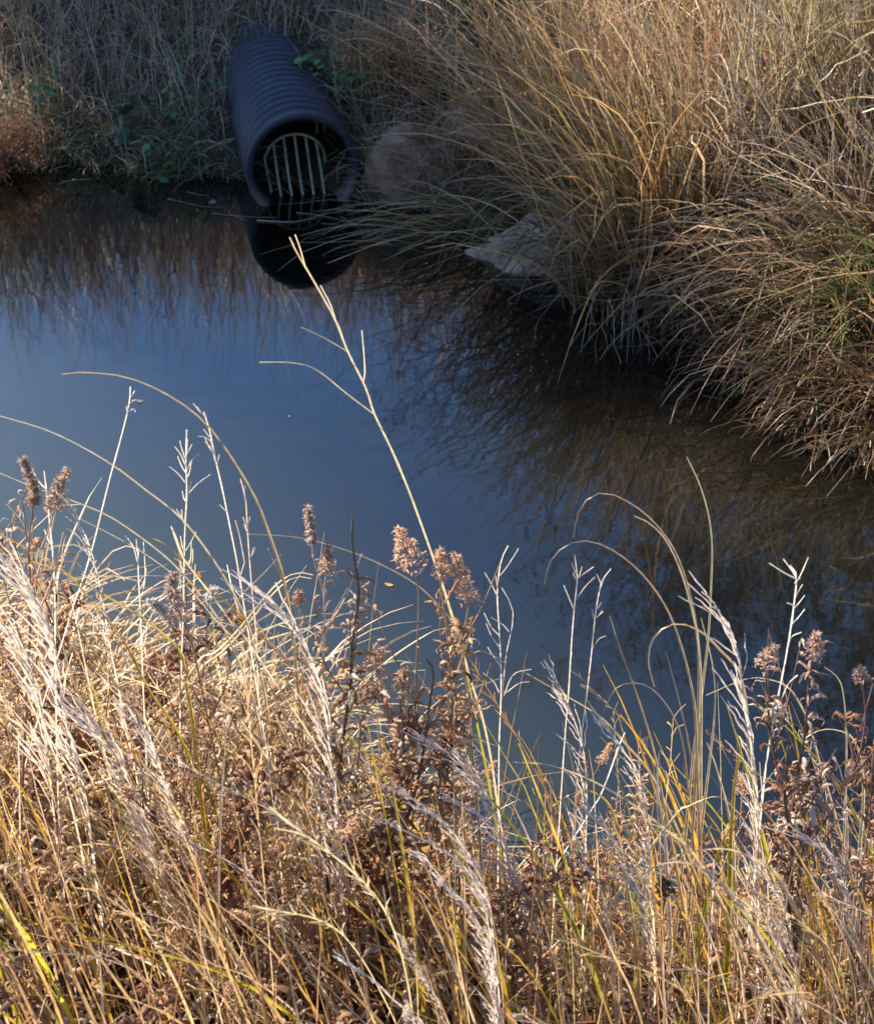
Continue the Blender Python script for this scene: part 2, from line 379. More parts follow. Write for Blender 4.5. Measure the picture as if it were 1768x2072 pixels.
PALE_DULL = [(.46, .35, .24, 4), (.30, .22, .14, 3), (.20, .21, .10, 3), (.58, .48, .37, 3), (.14, .19, .07, 2)]
PALE_BROWN = [(.34, .23, .14, 4), (.20, .125, .075, 3), (.46, .35, .23, 3), (.56, .46, .34, 2)]
# short matted dead grass and weeds on the left bank, around the pipe
g = field(5200, -3.6, .1, 6.4, 9.6, far_land(.0, 2.6), PALE_DULL, .24, .11, .0062, (.8, .55), (1.4, .9), jit=.2)
g = field(2600, -3.6, .1, 6.4, 9.6, far_land(.0, 2.8), PALE_BROWN + [(.05, .035, .025, 3)], .30, .13, .0042, (.9, .5), (1.0, .9), jit=.24, g=g)
g = field(1900, -3.6, .1, 6.8, 10.6, far_land(.25, 3.9), PALE_BROWN, .50, .18, .0040, (1.3, .25), (.5, .5), jit=.11, tip=[(.44, .34, .24, 1)], g=g)
g = field(900, -3.4, -.4, 6.4, 8.2, far_land(-.0, .35), GREENISH, .2, .07, .0055, (.7, .4), (1.2, .5), az=math.pi, azs=.9, g=g)
g = field(1100, -3.6, -.75, 6.4, 7.6, far_land(-.0, .14), PALE_DULL + GREENISH[:1], .15, .05, .006, (.5, .4), (1.5, .5), az=math.pi, azs=.7, jit=.14, g=g)
tag(g.build('matted_bank_grass', M_GRASS), 'matted grey brown grass covering the shaded bank left of the pipe', 'grass', kind='stuff')
# tall grass above the frame and on the right bank
g = field(6500, -5.5, .6, 8.7, 12.2, far_land(2.0, 5.5), BROWN, .85, .25, .006, (1.35, .18), (.5, .4), jit=.08)
g = field(3000, .55, 4.6, 3.4, 11.0, far_land(.9, 5.2), GOLD + BROWN, .72, .24, .0072, (1.15, .3), (.9, .5), jit=.09, g=g)
g = field(1500, .75, 3.2, 3.6, 8.2, far_land(.15, 1.5), [(.15, .095, .055, 4), (.09, .055, .033, 5), (.22, .155, .09, 2)], .42, .2, .006, (.9, .4), (1.3, .6), jit=.16, g=g)
g = field(500, -.15, .9, 5.4, 8.0, far_land(.15, 1.4), DULL, .22, .1, .005, (.8, .5), (1.3, .6), jit=.2, g=g)
n = 1100; r = roots3(scatter(n, .0, 3.2, 4.0, 8.6, far_land(.1, 2.6))); r[:, 2] += RNG.uniform(.05, .75, n) * np.clip(shore(r[:, 0], r[:, 1])[0] * 2, .2, 1)
blades(g, r, RNG.uniform(0, 6.28, n), RNG.uniform(-.5, .9, n), RNG.uniform(-.3, .9, n), RNG.uniform(.2, .6, n), RNG.uniform(.004, .008, n), pick(GOLD + [(.62, .48, .29, 5)], n), S=6, jit=.1)
g = field(1000, .45, 1.75, 4.3, 6.6, far_land(.0, .2), [(.15, .095, .055, 4), (.09, .055, .033, 5), (.22, .155, .09, 2)], .34, .12, .0075, (.5, .4), (1.5, .5), az=W0, azs=.7, jit=.13, g=g)
tag(g.build('tall_bank_grass', M_GRASS), 'tall golden brown grass standing over the far bank', 'grass', kind='stuff')

def clump(u, v, z, n, label, pal, ln, w=.0062, el=(1.25, .28), bend=(1.0, .5), az=None, azs=.9, spread=.10, tip=None, S=8, seeds=0, group=None, mat=None, push=0.0, name='grass_clump', cat='grass clump'):
    n = int(n * .72); c = at_z(u, v, z); x, y = c[0], c[1] + push; zz = max(gz(x, y), -.02)
    loc = np.array([x, y, zz]); g = Geo()
    r = np.c_[RNG.normal(x, spread, n), RNG.normal(y, spread, n)]; r3 = np.c_[r, np.maximum(ground(r[:, 0], r[:, 1]), -.1) - .01]
    a = RNG.uniform(0, 2 * math.pi, n) if az is None else RNG.normal(az, azs, n)
    l_ = np.clip(RNG.normal(ln, ln * .25, n), ln * .35, ln * 1.6)
    col = pick(pal, n)
    blades(g, r3, a, RNG.normal(el[0], el[1] * 1.25, n), np.clip(RNG.normal(bend[0], bend[1], n), -.1, 3), l_, RNG.uniform(.5, 1.35, n) * w, col, S=S, jit=.085,
           tipcol=None if tip is None else pick(tip, n))
    o = g.build(name, mat or M_GRASS, loc=loc); tag(o, label, cat, group)
    return o
W_ = -1.75   # azimuth of a lean towards the left of the picture and the water
HI = [(.60, .46, .26, 2), (.46, .30, .14, 2), (.34, .2, .09, 1)]
clump(1215, 420, .16, 150, 'golden grass clump standing right behind the pale wedge rock', GOLD, .80, w=.008, az=W_ + 1.2, azs=.9, el=(1.35, .2), bend=(.8, .5), tip=HI)
clump(1275, 565, .10, 270, 'dense upright golden clump at the waterline right of the wedge rock', GOLD, .95, w=.008, az=W_ + .5, azs=1.0, bend=(.95, .5), el=(1.25, .22), tip=HI)
clump(1275, 590, .07, 120, 'straw curtain of grass hanging straight down into the dark water', BROWN, .60, w=.007, az=math.pi - .1, azs=.45, el=(1.1, .3), bend=(2.5, .4), tip=[(.45, .33, .2, 1)])
clump(1370, 500, .2, 260, 'golden clump with one bright yellow leaf behind the hanging grass curtain', GOLD, .9, w=.008, az=W_ + .6, azs=1.0, bend=(1.0, .5), el=(1.2, .25), tip=HI)
clump(1105, 335, .27, 210, 'tall golden clump behind the reddish boulder leaning over to the left', GOLD, .95, w=.008, az=W_ + .6, azs=.6, el=(1.28, .2), bend=(.75, .4), tip=HI)
clump(935, 310, .26, 70, 'thin brown clump veiling the reddish boulder', BROWN, .6, w=.005, az=W_ - .2, azs=1.0, el=(1.1, .35), bend=(1.3, .6))
clump(985, 452, .06, 90, 'sheaf of bent straw lying out over the water below the reddish boulder', GOLD, .62, w=.0065, az=W_ - .1, azs=.28, el=(.45, .18), bend=(.85, .2), spread=.05, tip=[(.42, .30, .17, 1)])
clump(1040, 380, .16, 60, 'green blades combed down the left edge of the wedge rock', GREENISH, .50, w=.0065, az=math.pi + .55, azs=.22, el=(.5, .25), bend=(1.5, .3), spread=.05)
clump(1480, 400, .32, 280, 'pale brown clump thick with bleached seed tips in the sunlit tangle', BROWN, .9, w=.0072, az=W_ + .7, azs=1.2, el=(1.25, .3), bend=(.9, .5), tip=[(.62, .52, .38, 1)])
clump(1620, 300, .45, 250, 'yellow green upright clump high on the right bank', GREENISH, .95, w=.0075, az=W_ + .9, azs=1.2, el=(1.35, .2), bend=(.7, .4), tip=[(.5, .4, .2, 1)])
clump(1740, 440, .40, 300, 'tangled grey brown clump with fine wiry stalks at mid right bank', BROWN, .75, w=.005, az=W_ + .4, azs=1.0, el=(.9, .35), bend=(.9, .5), tip=[(.58, .48, .36, 1)])
clump(1670, 640, .14, 230, 'brown grass mat drooping left over the dark water', [(.15, .095, .055, 4), (.09, .055, .033, 5), (.22, .155, .09, 2)], .6, w=.0085, az=W_ - .05, azs=.5, el=(.7, .3), bend=(1.5, .4), spread=.12, tip=[(.30, .21, .14, 1)])
clump(1560, 540, .22, 150, 'dark dull clump in the shaded hollow above the drooping mat', DULL, .55, w=.007, az=W_, azs=1.0, el=(.9, .4), bend=(1.4, .5))
clump(1790, 700, .12, 260, 'green and brown clump spilling towards the water at the right edge', GREENISH, .5, w=.0085, az=W_ - .1, azs=.6, el=(.9, .3), bend=(1.6, .4), spread=.12)
clump(1810, 830, .06, 100, 'low fringe of brown grass at the water below the green clump', [(.15, .095, .055, 4), (.09, .055, .033, 5), (.22, .155, .09, 2)], .32, w=.0075, az=W_ - .4, azs=.5, el=(.7, .3), bend=(1.6, .4), spread=.1)
clump(1770, 230, .55, 280, 'silvery clump of stiff bright stalks in the top right corner', [(.55, .46, .34, 3), (.42, .32, .2, 3), (.3, .28, .08, 1)], .95, w=.006, az=W_ + .35, azs=.5, el=(1.15, .2), bend=(.5, .3), tip=[(.66, .58, .46, 1)])
clump(1225, 290, .45, 260, 'tall tawny clump rising out of the top of the picture', GOLD, 1.0, w=.008, az=W_ + .5, azs=1.0, el=(1.2, .22), bend=(.9, .4), tip=HI)
clump(1420, 220, .58, 240, 'reddish brown clump behind the tawny grass at the top', [(.24, .12, .06, 3), (.33, .19, .09, 3), (.45, .33, .2, 1)], 1.0, w=.007, az=W_ + .6, azs=1.1, el=(1.15, .28), bend=(.9, .5))
clump(345, 345, .02, 130, 'low green tuft at the waterline left of the pipe', GREENISH[:2] + [(.3, .26, .12, 1)], .26, w=.006, az=math.pi, azs=1.2, el=(.9, .35), bend=(1.3, .5), spread=.08, name='grass_tuft', cat='grass tuft')
clump(745, 200, .34, 70, 'dark brown tuft standing off the right side of the pipe', BROWN, .36, w=.005, az=W_ + 1, azs=1.2, el=(.9, .3), bend=(1.1, .5))
clump(775, 330, .18, 60, 'thin rusty tuft between the pipe mouth and the reddish boulder', RUSSET[:3] + BROWN[:1], .36, w=.0045, az=W_ - .4, azs=1.0, el=(.9, .35), bend=(1.3, .6), name='grass_tuft', cat='grass tuft')

clump(1325, 470, .2, 40, 'few yellow green blades standing in the golden clumps', [(.42, .40, .03, 2), (.30, .34, .04, 2)], .7, w=.011, az=W_ + .4, azs=.9, el=(1.25, .25), bend=(.7, .4), name='grass_tuft', cat='grass tuft')
# long single arching blades and seed stalks on the far bank (traced, each in its own upright plane)
def traced(pts, Y, dY=0.0, n=40, root=True):
    """picture trace, tip first, set in an upright plane at distance Y (drifting by dY to the tip) and rooted in the ground"""
    if 1.7 < Y < 2.8: Y = 1.7 + (Y - 1.7) * .36          # near bank plants stand in front of the thicket
    k = len(pts); P = [at_y(u, v, Y + dY * (1 - q / (k - 1))) for q, (u, v) in enumerate(pts)]
    P = np.array(P)
    if root:
        b = P[-1]; d = P[-1] - P[-2]; d = d / np.linalg.norm(d); zg = gz(b[0], b[1])
        if b[2] > zg + .01:
            h = b[2] - zg; dx = np.clip(d[0] / max(-d[2], .25), -.5, .5)
            P = np.vstack([P, [[b[0] + dx * h * .45, b[1], b[2] - h * .5], [b[0] + dx * h * .75, b[1], zg - .02]]])
    return smooth_path(P[::-1], n)       # base first
def far_blade(pts, Y, w, col, label, name='arching_grass_blade', cat='grass blade'):
    P = traced(pts, Y); s = np.linspace(0, 1, len(P)); g = Geo()
    ribbon(g, P, w * (1 - .85 * s ** 2), np.array(col) * np.ones((len(P), 1)), side=np.array([.3, .1, .9]))
    tag(g.build(name, M_GRASS, loc=P[0]), label, cat)
far_blade([(690, 82), (740, 78), (800, 100), (880, 145), (950, 190), (1010, 250), (1040, 330)], 7.2, .011, (.62, .50, .33), 'bright straw blade arching left past the green leaves beside the pipe')
far_blade([(640, 20), (700, 25), (780, 60), (850, 100), (910, 150), (960, 210), (1000, 300)], 7.3, .010, (.60, .48, .31), 'bright straw blade crossing the rusty bush at the top')
far_blade([(780, 10), (830, 50), (890, 110), (960, 190), (1020, 290), (1050, 360)], 7.1, .010, (.60, .48, .31), 'straight sunlit blade running down from the rusty bush')
far_blade([(860, 265), (905, 228), (960, 240), (1000, 290), (1030, 360), (1045, 420)], 6.4, .011, (.52, .44, .22), 'pale green blade curled over above the reddish boulder')
far_blade([(1325, 310), (1335, 270), (1350, 232), (1347, 300), (1335, 380), (1330, 460)], 5.9, .020, (.62, .46, .03), 'bright yellow broad leaf in the golden clump')
far_blade([(700, 500), (760, 470), (850, 440), (940, 435), (1010, 455)], 6.2, .008, (.40, .29, .16), 'brown straw lying low over the water left of the wedge rock')
far_blade([(1018, 630), (1030, 605), (1080, 580), (1160, 560), (1230, 550)], 5.55, .007, (.46, .34, .20), 'bent reed poking down left below the wedge rock')
far_blade([(1610, 770), (1640, 720), (1690, 670), (1768, 640)], 4.9, .008, (.45, .45, .03), 'yellow green blade hooked over the water at the right edge')
far_blade([(1310, 596), (1400, 603), (1500, 620), (1600, 640), (1680, 650)], 5.1, .012, (.48, .37, .26), 'broad tan blade pointing left across the drooping brown mat')
far_blade([(1590, 10), (1560, 20), (1640, 130), (1700, 200), (1750, 300)], 6.0, .009, (.60, .52, .38), 'silvery blade leaning down right in the top right tangle')
far_blade([(1440, 60), (1500, 100), (1560, 150), (1610, 210), (1640, 300)], 6.2, .009, (.60, .50, .34), 'bleached blade slanting through the brown clump at upper right')

far_blade([(573, 66), (590, 88), (605, 109), (606, 130), (622, 158), (640, 186)], 7.35, .006, (.34, .24, .16), 'thin brown blade lying across the top of the corrugated pipe')
for k, (u0, v0, u1, v1) in enumerate([(340, 402, 455, 420), (430, 432, 560, 440), (520, 446, 640, 440), (600, 430, 720, 452), (470, 420, 500, 446), (520, 424, 548, 405), (650, 452, 760, 458), (690, 438, 740, 470), (380, 388, 420, 396), (120, 372, 185, 362), (1490, 850, 1560, 868), (1420, 800, 1480, 812)]):
    a, b = at_z(u0, v0, .004), at_z(u1, v1, .004); m = (a + b) / 2 + np.array([RNG.normal(0, .02), RNG.normal(0, .03), 0]); g = Geo(); P = smooth_path([a, m, b], 14); tube(g, P - a, np.linspace(.003, .0015, 14), pick(BROWN + [(.46, .36, .25, 3)], 1)[0], 5)
    o = g.build('floating_straw', M_STEM); o.location = a; tag(o, 'thin loose straw floating on the dark water by the far bank', 'straw', 'loose straws floating by the far bank')
def fluff_stalk(pts, Y, col, label, span=(.0, .5), n=90, size=.016, name='fluffy_seed_stalk', stemw=.0035):
    P = traced(pts, Y); root = empty(name, P[0]); tag(root, label, 'seed stalk')
    g = Geo(); s = np.linspace(0, 1, len(P)); tube(g, P - P[0], stemw * (1 - .6 * s), np.array(col) * .6, 5); g.build('stem', M_STEM, root)
    g = Geo(); t = 1 - RNG.uniform(span[0], span[1], n); c = np.stack([np.interp(t, s, (P - P[0])[:, j]) for j in range(3)], 1)
    a = RNG.uniform(0, 2 * math.pi, n)
    for q in range(3):
        blades(g, c + RNG.normal(0, size * .35, (n, 3)), a + q * 2, RNG.normal(.4, .7, n), RNG.normal(.8, .4, n), RNG.uniform(.5, 1.3, n) * size, np.full(n, size * .42), pick([(*col, 1)], n), S=3, fold=.4)
    g.build('seed_head', M_LEAF, root); return root
fluff_stalk([(272, 30), (290, 60), (302, 100), (312, 145), (318, 180), (322, 260)], 8.1, (.66, .56, .45), 'white fluffy seed stalk bowed over on the bank left of the pipe', (.3, 1), 130, .022)
fluff_stalk([(1385, 95), (1395, 135), (1420, 180), (1460, 220), (1500, 300)], 6.1, (.58, .49, .36), 'pale nodding seed stalk between the golden and brown clumps', (.2, .9), 60, .018)
fluff_stalk([(1340, 150), (1385, 170), (1400, 205), (1440, 255), (1480, 330)], 6.0, (.55, .45, .30), 'cream seed stalk with small round heads above the dark hollow', (.0, .8), 60, .018)
fluff_stalk([(1700, 230), (1730, 265), (1768, 310), (1790, 400)], 5.6, (.55, .47, .36), 'pale seed stalk at the right edge above the wiry tangle', (.1, .9), 50, .016)
fluff_stalk([(1530, 345), (1500, 330), (1470, 360), (1460, 420), (1450, 520)], 5.7, (.50, .42, .30), 'short seed stalk bent over the shaded hollow', (.0, .4), 24, .016)

# dried russet bushes (fine twigs and tiny heads)
def twig_bush(u, v, z, R, H, label, n=70):
    c = at_z(u, v, z); c[2] = gz(c[0], c[1]); root = empty('dried_bush', c); tag(root, label, 'bush')
    g = Geo(); tips = []
    for q in range(n):
        a = RNG.uniform(0, 6.28); rr = R * math.sqrt(RNG.uniform(0, 1)); h = H * RNG.uniform(.35, 1) * (1 - .35 * (rr / R) ** 2)
        P = smooth_path([(0, 0, 0), (rr * .35 * math.sin(a), rr * .35 * math.cos(a), h * .5), (rr * math.sin(a), rr * math.cos(a), h)], 8)
        tube(g, P, np.linspace(.0028, .001, 8), (.16, .08, .04), 4)
        for k in range(9):
            b = P[RNG.integers(3, 8)] ; e = b + RNG.normal(0, R * .22, 3) + np.array([0, 0, R * .12]); tips.append(e)
            tube(g, [b, (b + e) / 2 + RNG.normal(0, .008, 3), e], np.array([.0012, .001, .0008]), (.24, .12, .06), 3)
    g.build('twigs', M_STEM, root)
    tips = np.array(tips); g = Geo()
    for q in range(9):
        m = len(tips); blades(g, tips + RNG.normal(0, .016, (m, 3)), RNG.uniform(0, 6.3, m), RNG.uniform(-.6, 1.2, m), RNG.uniform(0, 1, m), RNG.uniform(.008, .02, m), np.full(m, .006), pick(RUSSET, m), S=2)
    g.build('dry_heads', M_LEAF, root); return root
twig_bush(8, 322, .06, .23, .42, 'round rusty orange dried bush at the left edge by the water')
twig_bush(800, 118, .44, .27, .36, 'rusty orange dried bush at the top behind the long straw blades', 90)

# green leafy weeds by the pipe
def leafy(u, v, z, label, n=34, size=.045, R=.09, col=((.05, .13, .03, 3), (.09, .19, .045, 2)), name='leafy_weed'):
    c = at_z(u, v, z); c[2] = gz(c[0], c[1]); root = empty(name, c); tag(root, label, 'weed')
    g = Geo(); g2 = Geo()
    for q in range(n):
        a = RNG.uniform(0, 6.28); r = R * math.sqrt(RNG.uniform(0, 1)); e = np.array([r * math.sin(a), r * math.cos(a), RNG.uniform(.04, .22)])
        tube(g, smooth_path([(0, 0, 0), e * [.3, .3, .6], e], 6), .0014, (.10, .14, .04), 4)
        d = np.array([math.sin(a), math.cos(a) - .5, RNG.uniform(-.5, .1)]); d /= np.linalg.norm(d); sz = size * RNG.uniform(.6, 1.2)
        t = np.linspace(0, 1, 7); P = e + d * t[:, None] * sz - np.array([0, 0, 1]) * (t ** 2)[:, None] * sz * .3
        ribbon(g2, P, sz * .7 * np.sin(math.pi * (t * .92 + .05)) ** .7, pick(col, 1)[0], side=np.cross(d, [0, 0, 1.]), fold=.12)
    g.build('stalks', M_STEM, root); g2.build('leaves', M_GREEN, root); return root
leafy(655, 75, .50, 'green leafy weed above the upper right side of the pipe', 40, .06, .13)
leafy(700, 140, .38, 'green leafy weed beside the right side of the pipe', 34, .055, .10)
leafy(720, 175, .32, 'small green weed under the arching straw beside the pipe', 18, .05, .06)
leafy(285, 285, .10, 'dark green broad leaf weed low on the left bank', 7, .10, .09, ((.035, .075, .03, 1),))
leafy(320, 330, .05, 'dark green sprout at the water below the broad leaf weed', 18, .05, .09)
leafy(60, 150, .35, 'dark green weed above the rusty bush at the left edge', 30, .045, .18)
leafy(375, 140, .38, 'low green weed under the white seed stalk', 20, .04, .12)
leafy(1130, 390, .2, 'small bright green weed behind the wedge rock', 30, .045, .12)

# shrubs on the bank top: seen in the water's reflection
def shrub(x, y, H, label, seed, leaf=.5):
    r = np.random.default_rng(seed); z = gz(x, y); root = empty('twiggy_shrub', (x, y, z)); tag(root, label, 'shrub', 'twiggy shrubs on the bank top')
    gb = Geo(); ends = []
    def grow(p, d, ln, rad, lev):
        n = 5; P = [p]
        for k in range(n):
            d = d + r.normal(0, .13, 3) + np.array([0, 0, .03]); d = d / np.linalg.norm(d); P.append(P[-1] + d * ln / n)
        tube(gb, np.array(P), np.linspace(rad, rad * .55, n + 1), (.1, .08, .06), 5 if lev < 2 else 3)
        if lev < 3:
            for k in range(5 if lev else 4):
                b = P[r.integers(2, n + 1)]; nd = d + r.normal(0, .55, 3); nd /= np.linalg.norm(nd)
                grow(b, nd, ln * r.uniform(.45, .75), rad * .5, lev + 1)
        if lev >= 2: ends.extend(P[2:])
    for k in range(5):
        a = r.uniform(0, 6.28); grow(np.array([.05 * math.sin(a), .05 * math.cos(a), 0]), np.array([.35 * math.sin(a), .35 * math.cos(a), 1.]), H * r.uniform(.4, .55), .009, 0)
    gb.build('branches', M_BARK, root)
    e = np.array(ends); e = e[r.random(len(e)) < leaf]; m = len(e); gl = Geo()
    blades(gl, e, r.uniform(0, 6.3, m), r.uniform(-.8, .8, m), r.uniform(0, 1.5, m), r.uniform(.02, .045, m), np.full(m, .014), pick([(.09, .055, .025, 2), (.14, .09, .03, 2), (.05, .055, .02, 1)], m), S=3)
    gl.build('leaves', M_LEAF, root)
for k, (x, y, H, lf) in enumerate([(.35, 9.0, 1.9, .5), (1.0, 8.4, 2.4, .6), (1.7, 7.8, 2.6, .7), (1.75, 6.7, 2.3, .9), (2.05, 6.0, 2.3, .9), (2.3, 5.3, 2.3, .95), (2.5, 4.6, 2.2, .95), (2.9, 3.9, 2.2, .95), (1.3, 7.3, 2.3, .8), (2.7, 6.6, 2.7, .9)]):
    shrub(x, y, H, 'bare twiggy shrub on the bank top mirrored in the water at right', 50 + k, lf)

def tree(x, y, H, R, label, seed):
    """an unseen tree added to cast shade: tapered trunk, limbs, a crown of small leaf clumps with gaps"""
    r = np.random.default_rng(seed); z = gz(x, y); root = empty('added_shade_tree', (x, y, z)); tag(root, label, 'tree')
    g = Geo(); tube(g, smooth_path([(0, 0, -.05), (.05, 0, H * .3), (0, .06, H * .6), (.03, .02, H * .9)], 24), np.linspace(.09, .02, 24), (.1, .08, .06), 9)
    C0 = []
    for k in range(62):
        q = r.normal(size=3); q /= np.linalg.norm(q); q = q * np.array(R) * r.uniform(.45, 1.0) + np.array([0, 0, H * .66]); C0.append(q)
        b = np.array([.02, .03, min(q[2] * .75, H * .8)]); tube(g, smooth_path([b, b * .5 + q * .5 + np.array([0, 0, -.05]), q], 8), np.linspace(.02, .006, 8), (.1, .08, .06), 5)
    g.build('trunk', M_BARK, root); g = Geo()
    for q in C0:
        n = 420; c = q + r.normal(0, .2, (n, 3)); pal = pick([(.06, .08, .025, 3), (.10, .11, .03, 2), (.16, .12, .04, 1)], n)
        blades(g, c, r.uniform(0, 6.3, n), r.normal(0, .6, n), r.uniform(0, 1, n), r.uniform(.05, .09, n), np.full(n, .035), pal, S=3)
    g.build('crown', M_LEAF, root)
tree(-6.1, 8.8, 6.85, (.95, 1.05, 1.0), 'taller unseen tree added beyond the left side for shade, the nearer of two', 5)  # added out of view, crown shaped to shade pipe and lower bank
tree(-6.4, 10.7, 5.7, (.9, .7, .7), 'shorter unseen tree added beyond the left side for shade, the farther of two', 6)  # also added out of view, shades the buried end of the pipe

# ------------------------------------------------------------------ floating bits
def floating(u, v, size, col, label):
    c = at_z(u, v, .004); g = Geo(); t = np.linspace(0, 1, 7); a = RNG.uniform(0, 6.3); d = np.array([math.cos(a), math.sin(a), 0])
    P = d * (t[:, None] - .5) * size + np.array([0, 0, 1]) * ((t - .5) ** 2)[:, None] * size * .35
    ribbon(g, P, size * .55 * np.sin(math.pi * (t * .94 + .03)) ** .8, col, side=np.array([-d[1], d[0], 0]), fold=-.1)
    o = g.build('floating_leaf', M_LEAF); o.location = c; tag(o, label, 'leaf', 'leaves floating on the pond')
floating(787, 1183, .026, (.42, .33, .12), 'yellowish floating leaf between the two seed heads at centre')
floating(585, 842, .010, (.6, .58, .55), 'tiny white speck floating left of the tall branched stem')
floating(1662, 890, .035, (.6, .62, .66), 'bright white sliver floating below the right bank grass')
floating(283, 812, .020, (.30, .29, .20), 'dull floating leaf behind the tip of the leaning white stalk')
floating(1640, 905, .05, (.14, .07, .05), 'reddish brown leaf floating in the dark water below the bank')
floating(1370, 690, .05, (.12, .06, .04), 'dark rusty leaf floating under the hanging grass curtain')
floating(430, 410, .06, (.25, .21, .15), 'thin grey reed bit floating left of the pipe mouth')

# ------------------------------------------------------------------ near bank plants (traced)
CREAM = (.68, .55, .32); STR = (.55, .39, .20); OCHRE = (.52, .29, .045); WHITE = (.66, .56, .45); PINK = (.52, .40, .31); BRN = (.30, .19, .12); DARK = (.12, .085, .065)
def zoomc(x0, y0, k): return lambda pts: [(x0 + k * a, y0 + k * b) for a, b in pts]
Z5 = zoomc(0, 751.6, .35); Z6 = zoomc(530.4, 1016.6, .3627); Z7 = zoomc(1060.8, 928.2, .4053); Z8 = zoomc(0, 1414.4, .4)
ZA = zoomc(618.8, 1502.8, .35); ZB = zoomc(1149.2, 1502.8, .35)

def stem_thing(name, label, cat, P, r0, r1, col, branches=(), group=None, sheath=False):
    root = empty(name, P[0]); tag(root, label, cat, group); s = np.linspace(0, 1, len(P))
    g = Geo(); c = grad(col, s)
    R = r0 + (r1 - r0) * s
    for kn in np.linspace(.12, .9, 6): R = R * (1 + .35 * np.exp(-((s - kn) / .006) ** 2))      # nodes
    stalk(g, P - P[0], R, c); g.build('stem', M_AWN, root)
    for b in branches:
        g = Geo(); n = len(b); q = np.linspace(0, 1, n); stalk(g, b - P[0], r1 * (.85 - .3 * q) + r1 * .4 * np.exp(-((q - .97) / .03) ** 2), c[-1]); g.build('side_branch', M_AWN, root)
    return root
# the long branched stem
Y0 = 2.45
main = traced([(586, 480), (600, 510), (618, 540), (650, 595), (682, 655), (703, 710), (740, 785), (757, 837), (790, 905), (822, 980), (850, 1055), (880, 1140), (905, 1215), (930, 1295), (950, 1370), (975, 1450), (992, 1530), (1005, 1620)], Y0, .12, 90)
def br(pts, Y, dY=.1, n=16):
    if 1.7 < Y < 2.8: Y = 1.7 + (Y - 1.7) * .36
    P = np.array([at_y(u, v, Y + dY) for u, v in pts]); return smooth_path(P, n)
stem_thing('tall_grass_stem', 'tallest cream grass stem with three forked side shoots reaching over the pond', 'grass stem', main, .0027, .0014, (STR, CREAM),
           [br([(618, 542), (608, 505), (597, 474)], Y0), br([(682, 657), (668, 615), (648, 577)], Y0), br([(703, 711), (660, 686), (610, 662)], Y0), br([(735, 772), (738, 745), (732, 668)], Y0),
            br([(757, 838), (700, 795), (640, 748), (590, 734), (525, 733)], Y0)])

def arch(pts, Y, w, col, label, dY=.0, group='long arching blades on the near bank', name='arching_grass_blade', mat=None):
    P = traced(pts, Y, dY, 56); s = np.linspace(0, 1, len(P)); g = Geo()
    c = grad(col, s)
    ribbon(g, P, w * (1 - .8 * s ** 1.8), c, side=np.array([.75, -.25, .55]), fold=.3)
    return tag(g.build(name, mat or M_GRASS, loc=P[0]), label, 'grass blade', group)
OS = (OCHRE, STR)
arch([(125, 757)] + Z5([(500, 5), (740, 35), (980, 140), (1180, 290), (1340, 500), (1480, 740), (1560, 950), (1640, 1200), (1690, 1500), (1720, 1800), (1745, 2060)]) + [(622, 1750), (630, 1900)], 2.3, .0075, OS, 'highest arching blade at left, orange near its base')
arch(Z5([(-40, 245), (300, 350), (620, 520), (850, 690), (1040, 840), (1200, 1040), (1320, 1230), (1430, 1450), (1490, 1680), (1545, 1950)]) + [(560, 1600), (580, 1800)], 2.25, .0065, (STR, CREAM), 'straw arch crossing behind the leaning white stalk')
arch(Z5([(-40, 570), (200, 670), (400, 740), (620, 830), (830, 970), (1000, 1110), (1150, 1280), (1280, 1460), (1380, 1680), (1450, 1850), (1500, 2060)]), 2.2, .006, (STR, CREAM), 'second straw arch running below the first at left')
arch(Z5([(-40, 1040), (200, 1100), (400, 1180), (600, 1290), (820, 1420), (960, 1530), (1040, 1610), (1062, 1680), (1085, 1850), (1115, 2020)]) + [(398, 1540), (410, 1640), (425, 1800)], 2.15, .010, ((.42, .34, .03), (.58, .40, .13)), 'broad ochre blade sharply kinked above the straw thicket')
arch(Z5([(-40, 915), (200, 1050), (380, 1160), (500, 1290), (600, 1410), (720, 1560), (820, 1760), (900, 1900), (985, 2010)]) + [(385, 1530), (430, 1620), (470, 1760)], 2.1, .008, ((.36, .30, .04), (.55, .34, .09)), 'ochre blade running parallel to the kinked one')
arch(Z5([(440, 840), (620, 930), (800, 1030), (960, 1140), (1100, 1260), (1250, 1440), (1400, 1600), (1500, 1800)]), 2.3, .005, CREAM, 'short straw blade ending under the branched white stalk')
arch(Z5([(-30, 990), (120, 1150), (260, 1270), (400, 1420), (560, 1640), (700, 1850), (830, 2020)]), 2.05, .006, STR, 'straight straw blade slanting down right across the left thicket')
arch(Z5([(430, 1565), (700, 1640), (950, 1740), (1150, 1830), (1300, 1930), (1420, 2060)]), 2.1, .009, CREAM, 'pale flat blade slanting over the matted straw')
arch(Z6([(-90, 175), (200, 195), (450, 260), (650, 340), (850, 450), (980, 570), (1080, 700), (1120, 850), (1140, 1050)]), 2.4, .006, ((.26, .19, .13), (.36, .26, .17)), 'thin dark brown arch passing behind the rusty seed heads')
arch(Z6([(285, 405), (200, 392), (100, 440), (0, 550), (-120, 700), (-250, 830), (-400, 960)]), 2.5, .011, CREAM, 'upper of the twin cream blades curving over at centre left')
arch(Z6([(275, 425), (195, 415), (110, 462), (10, 570), (-110, 720), (-240, 850), (-380, 1000)]), 2.46, .009, CREAM, 'lower of the twin cream blades curving over at centre left')
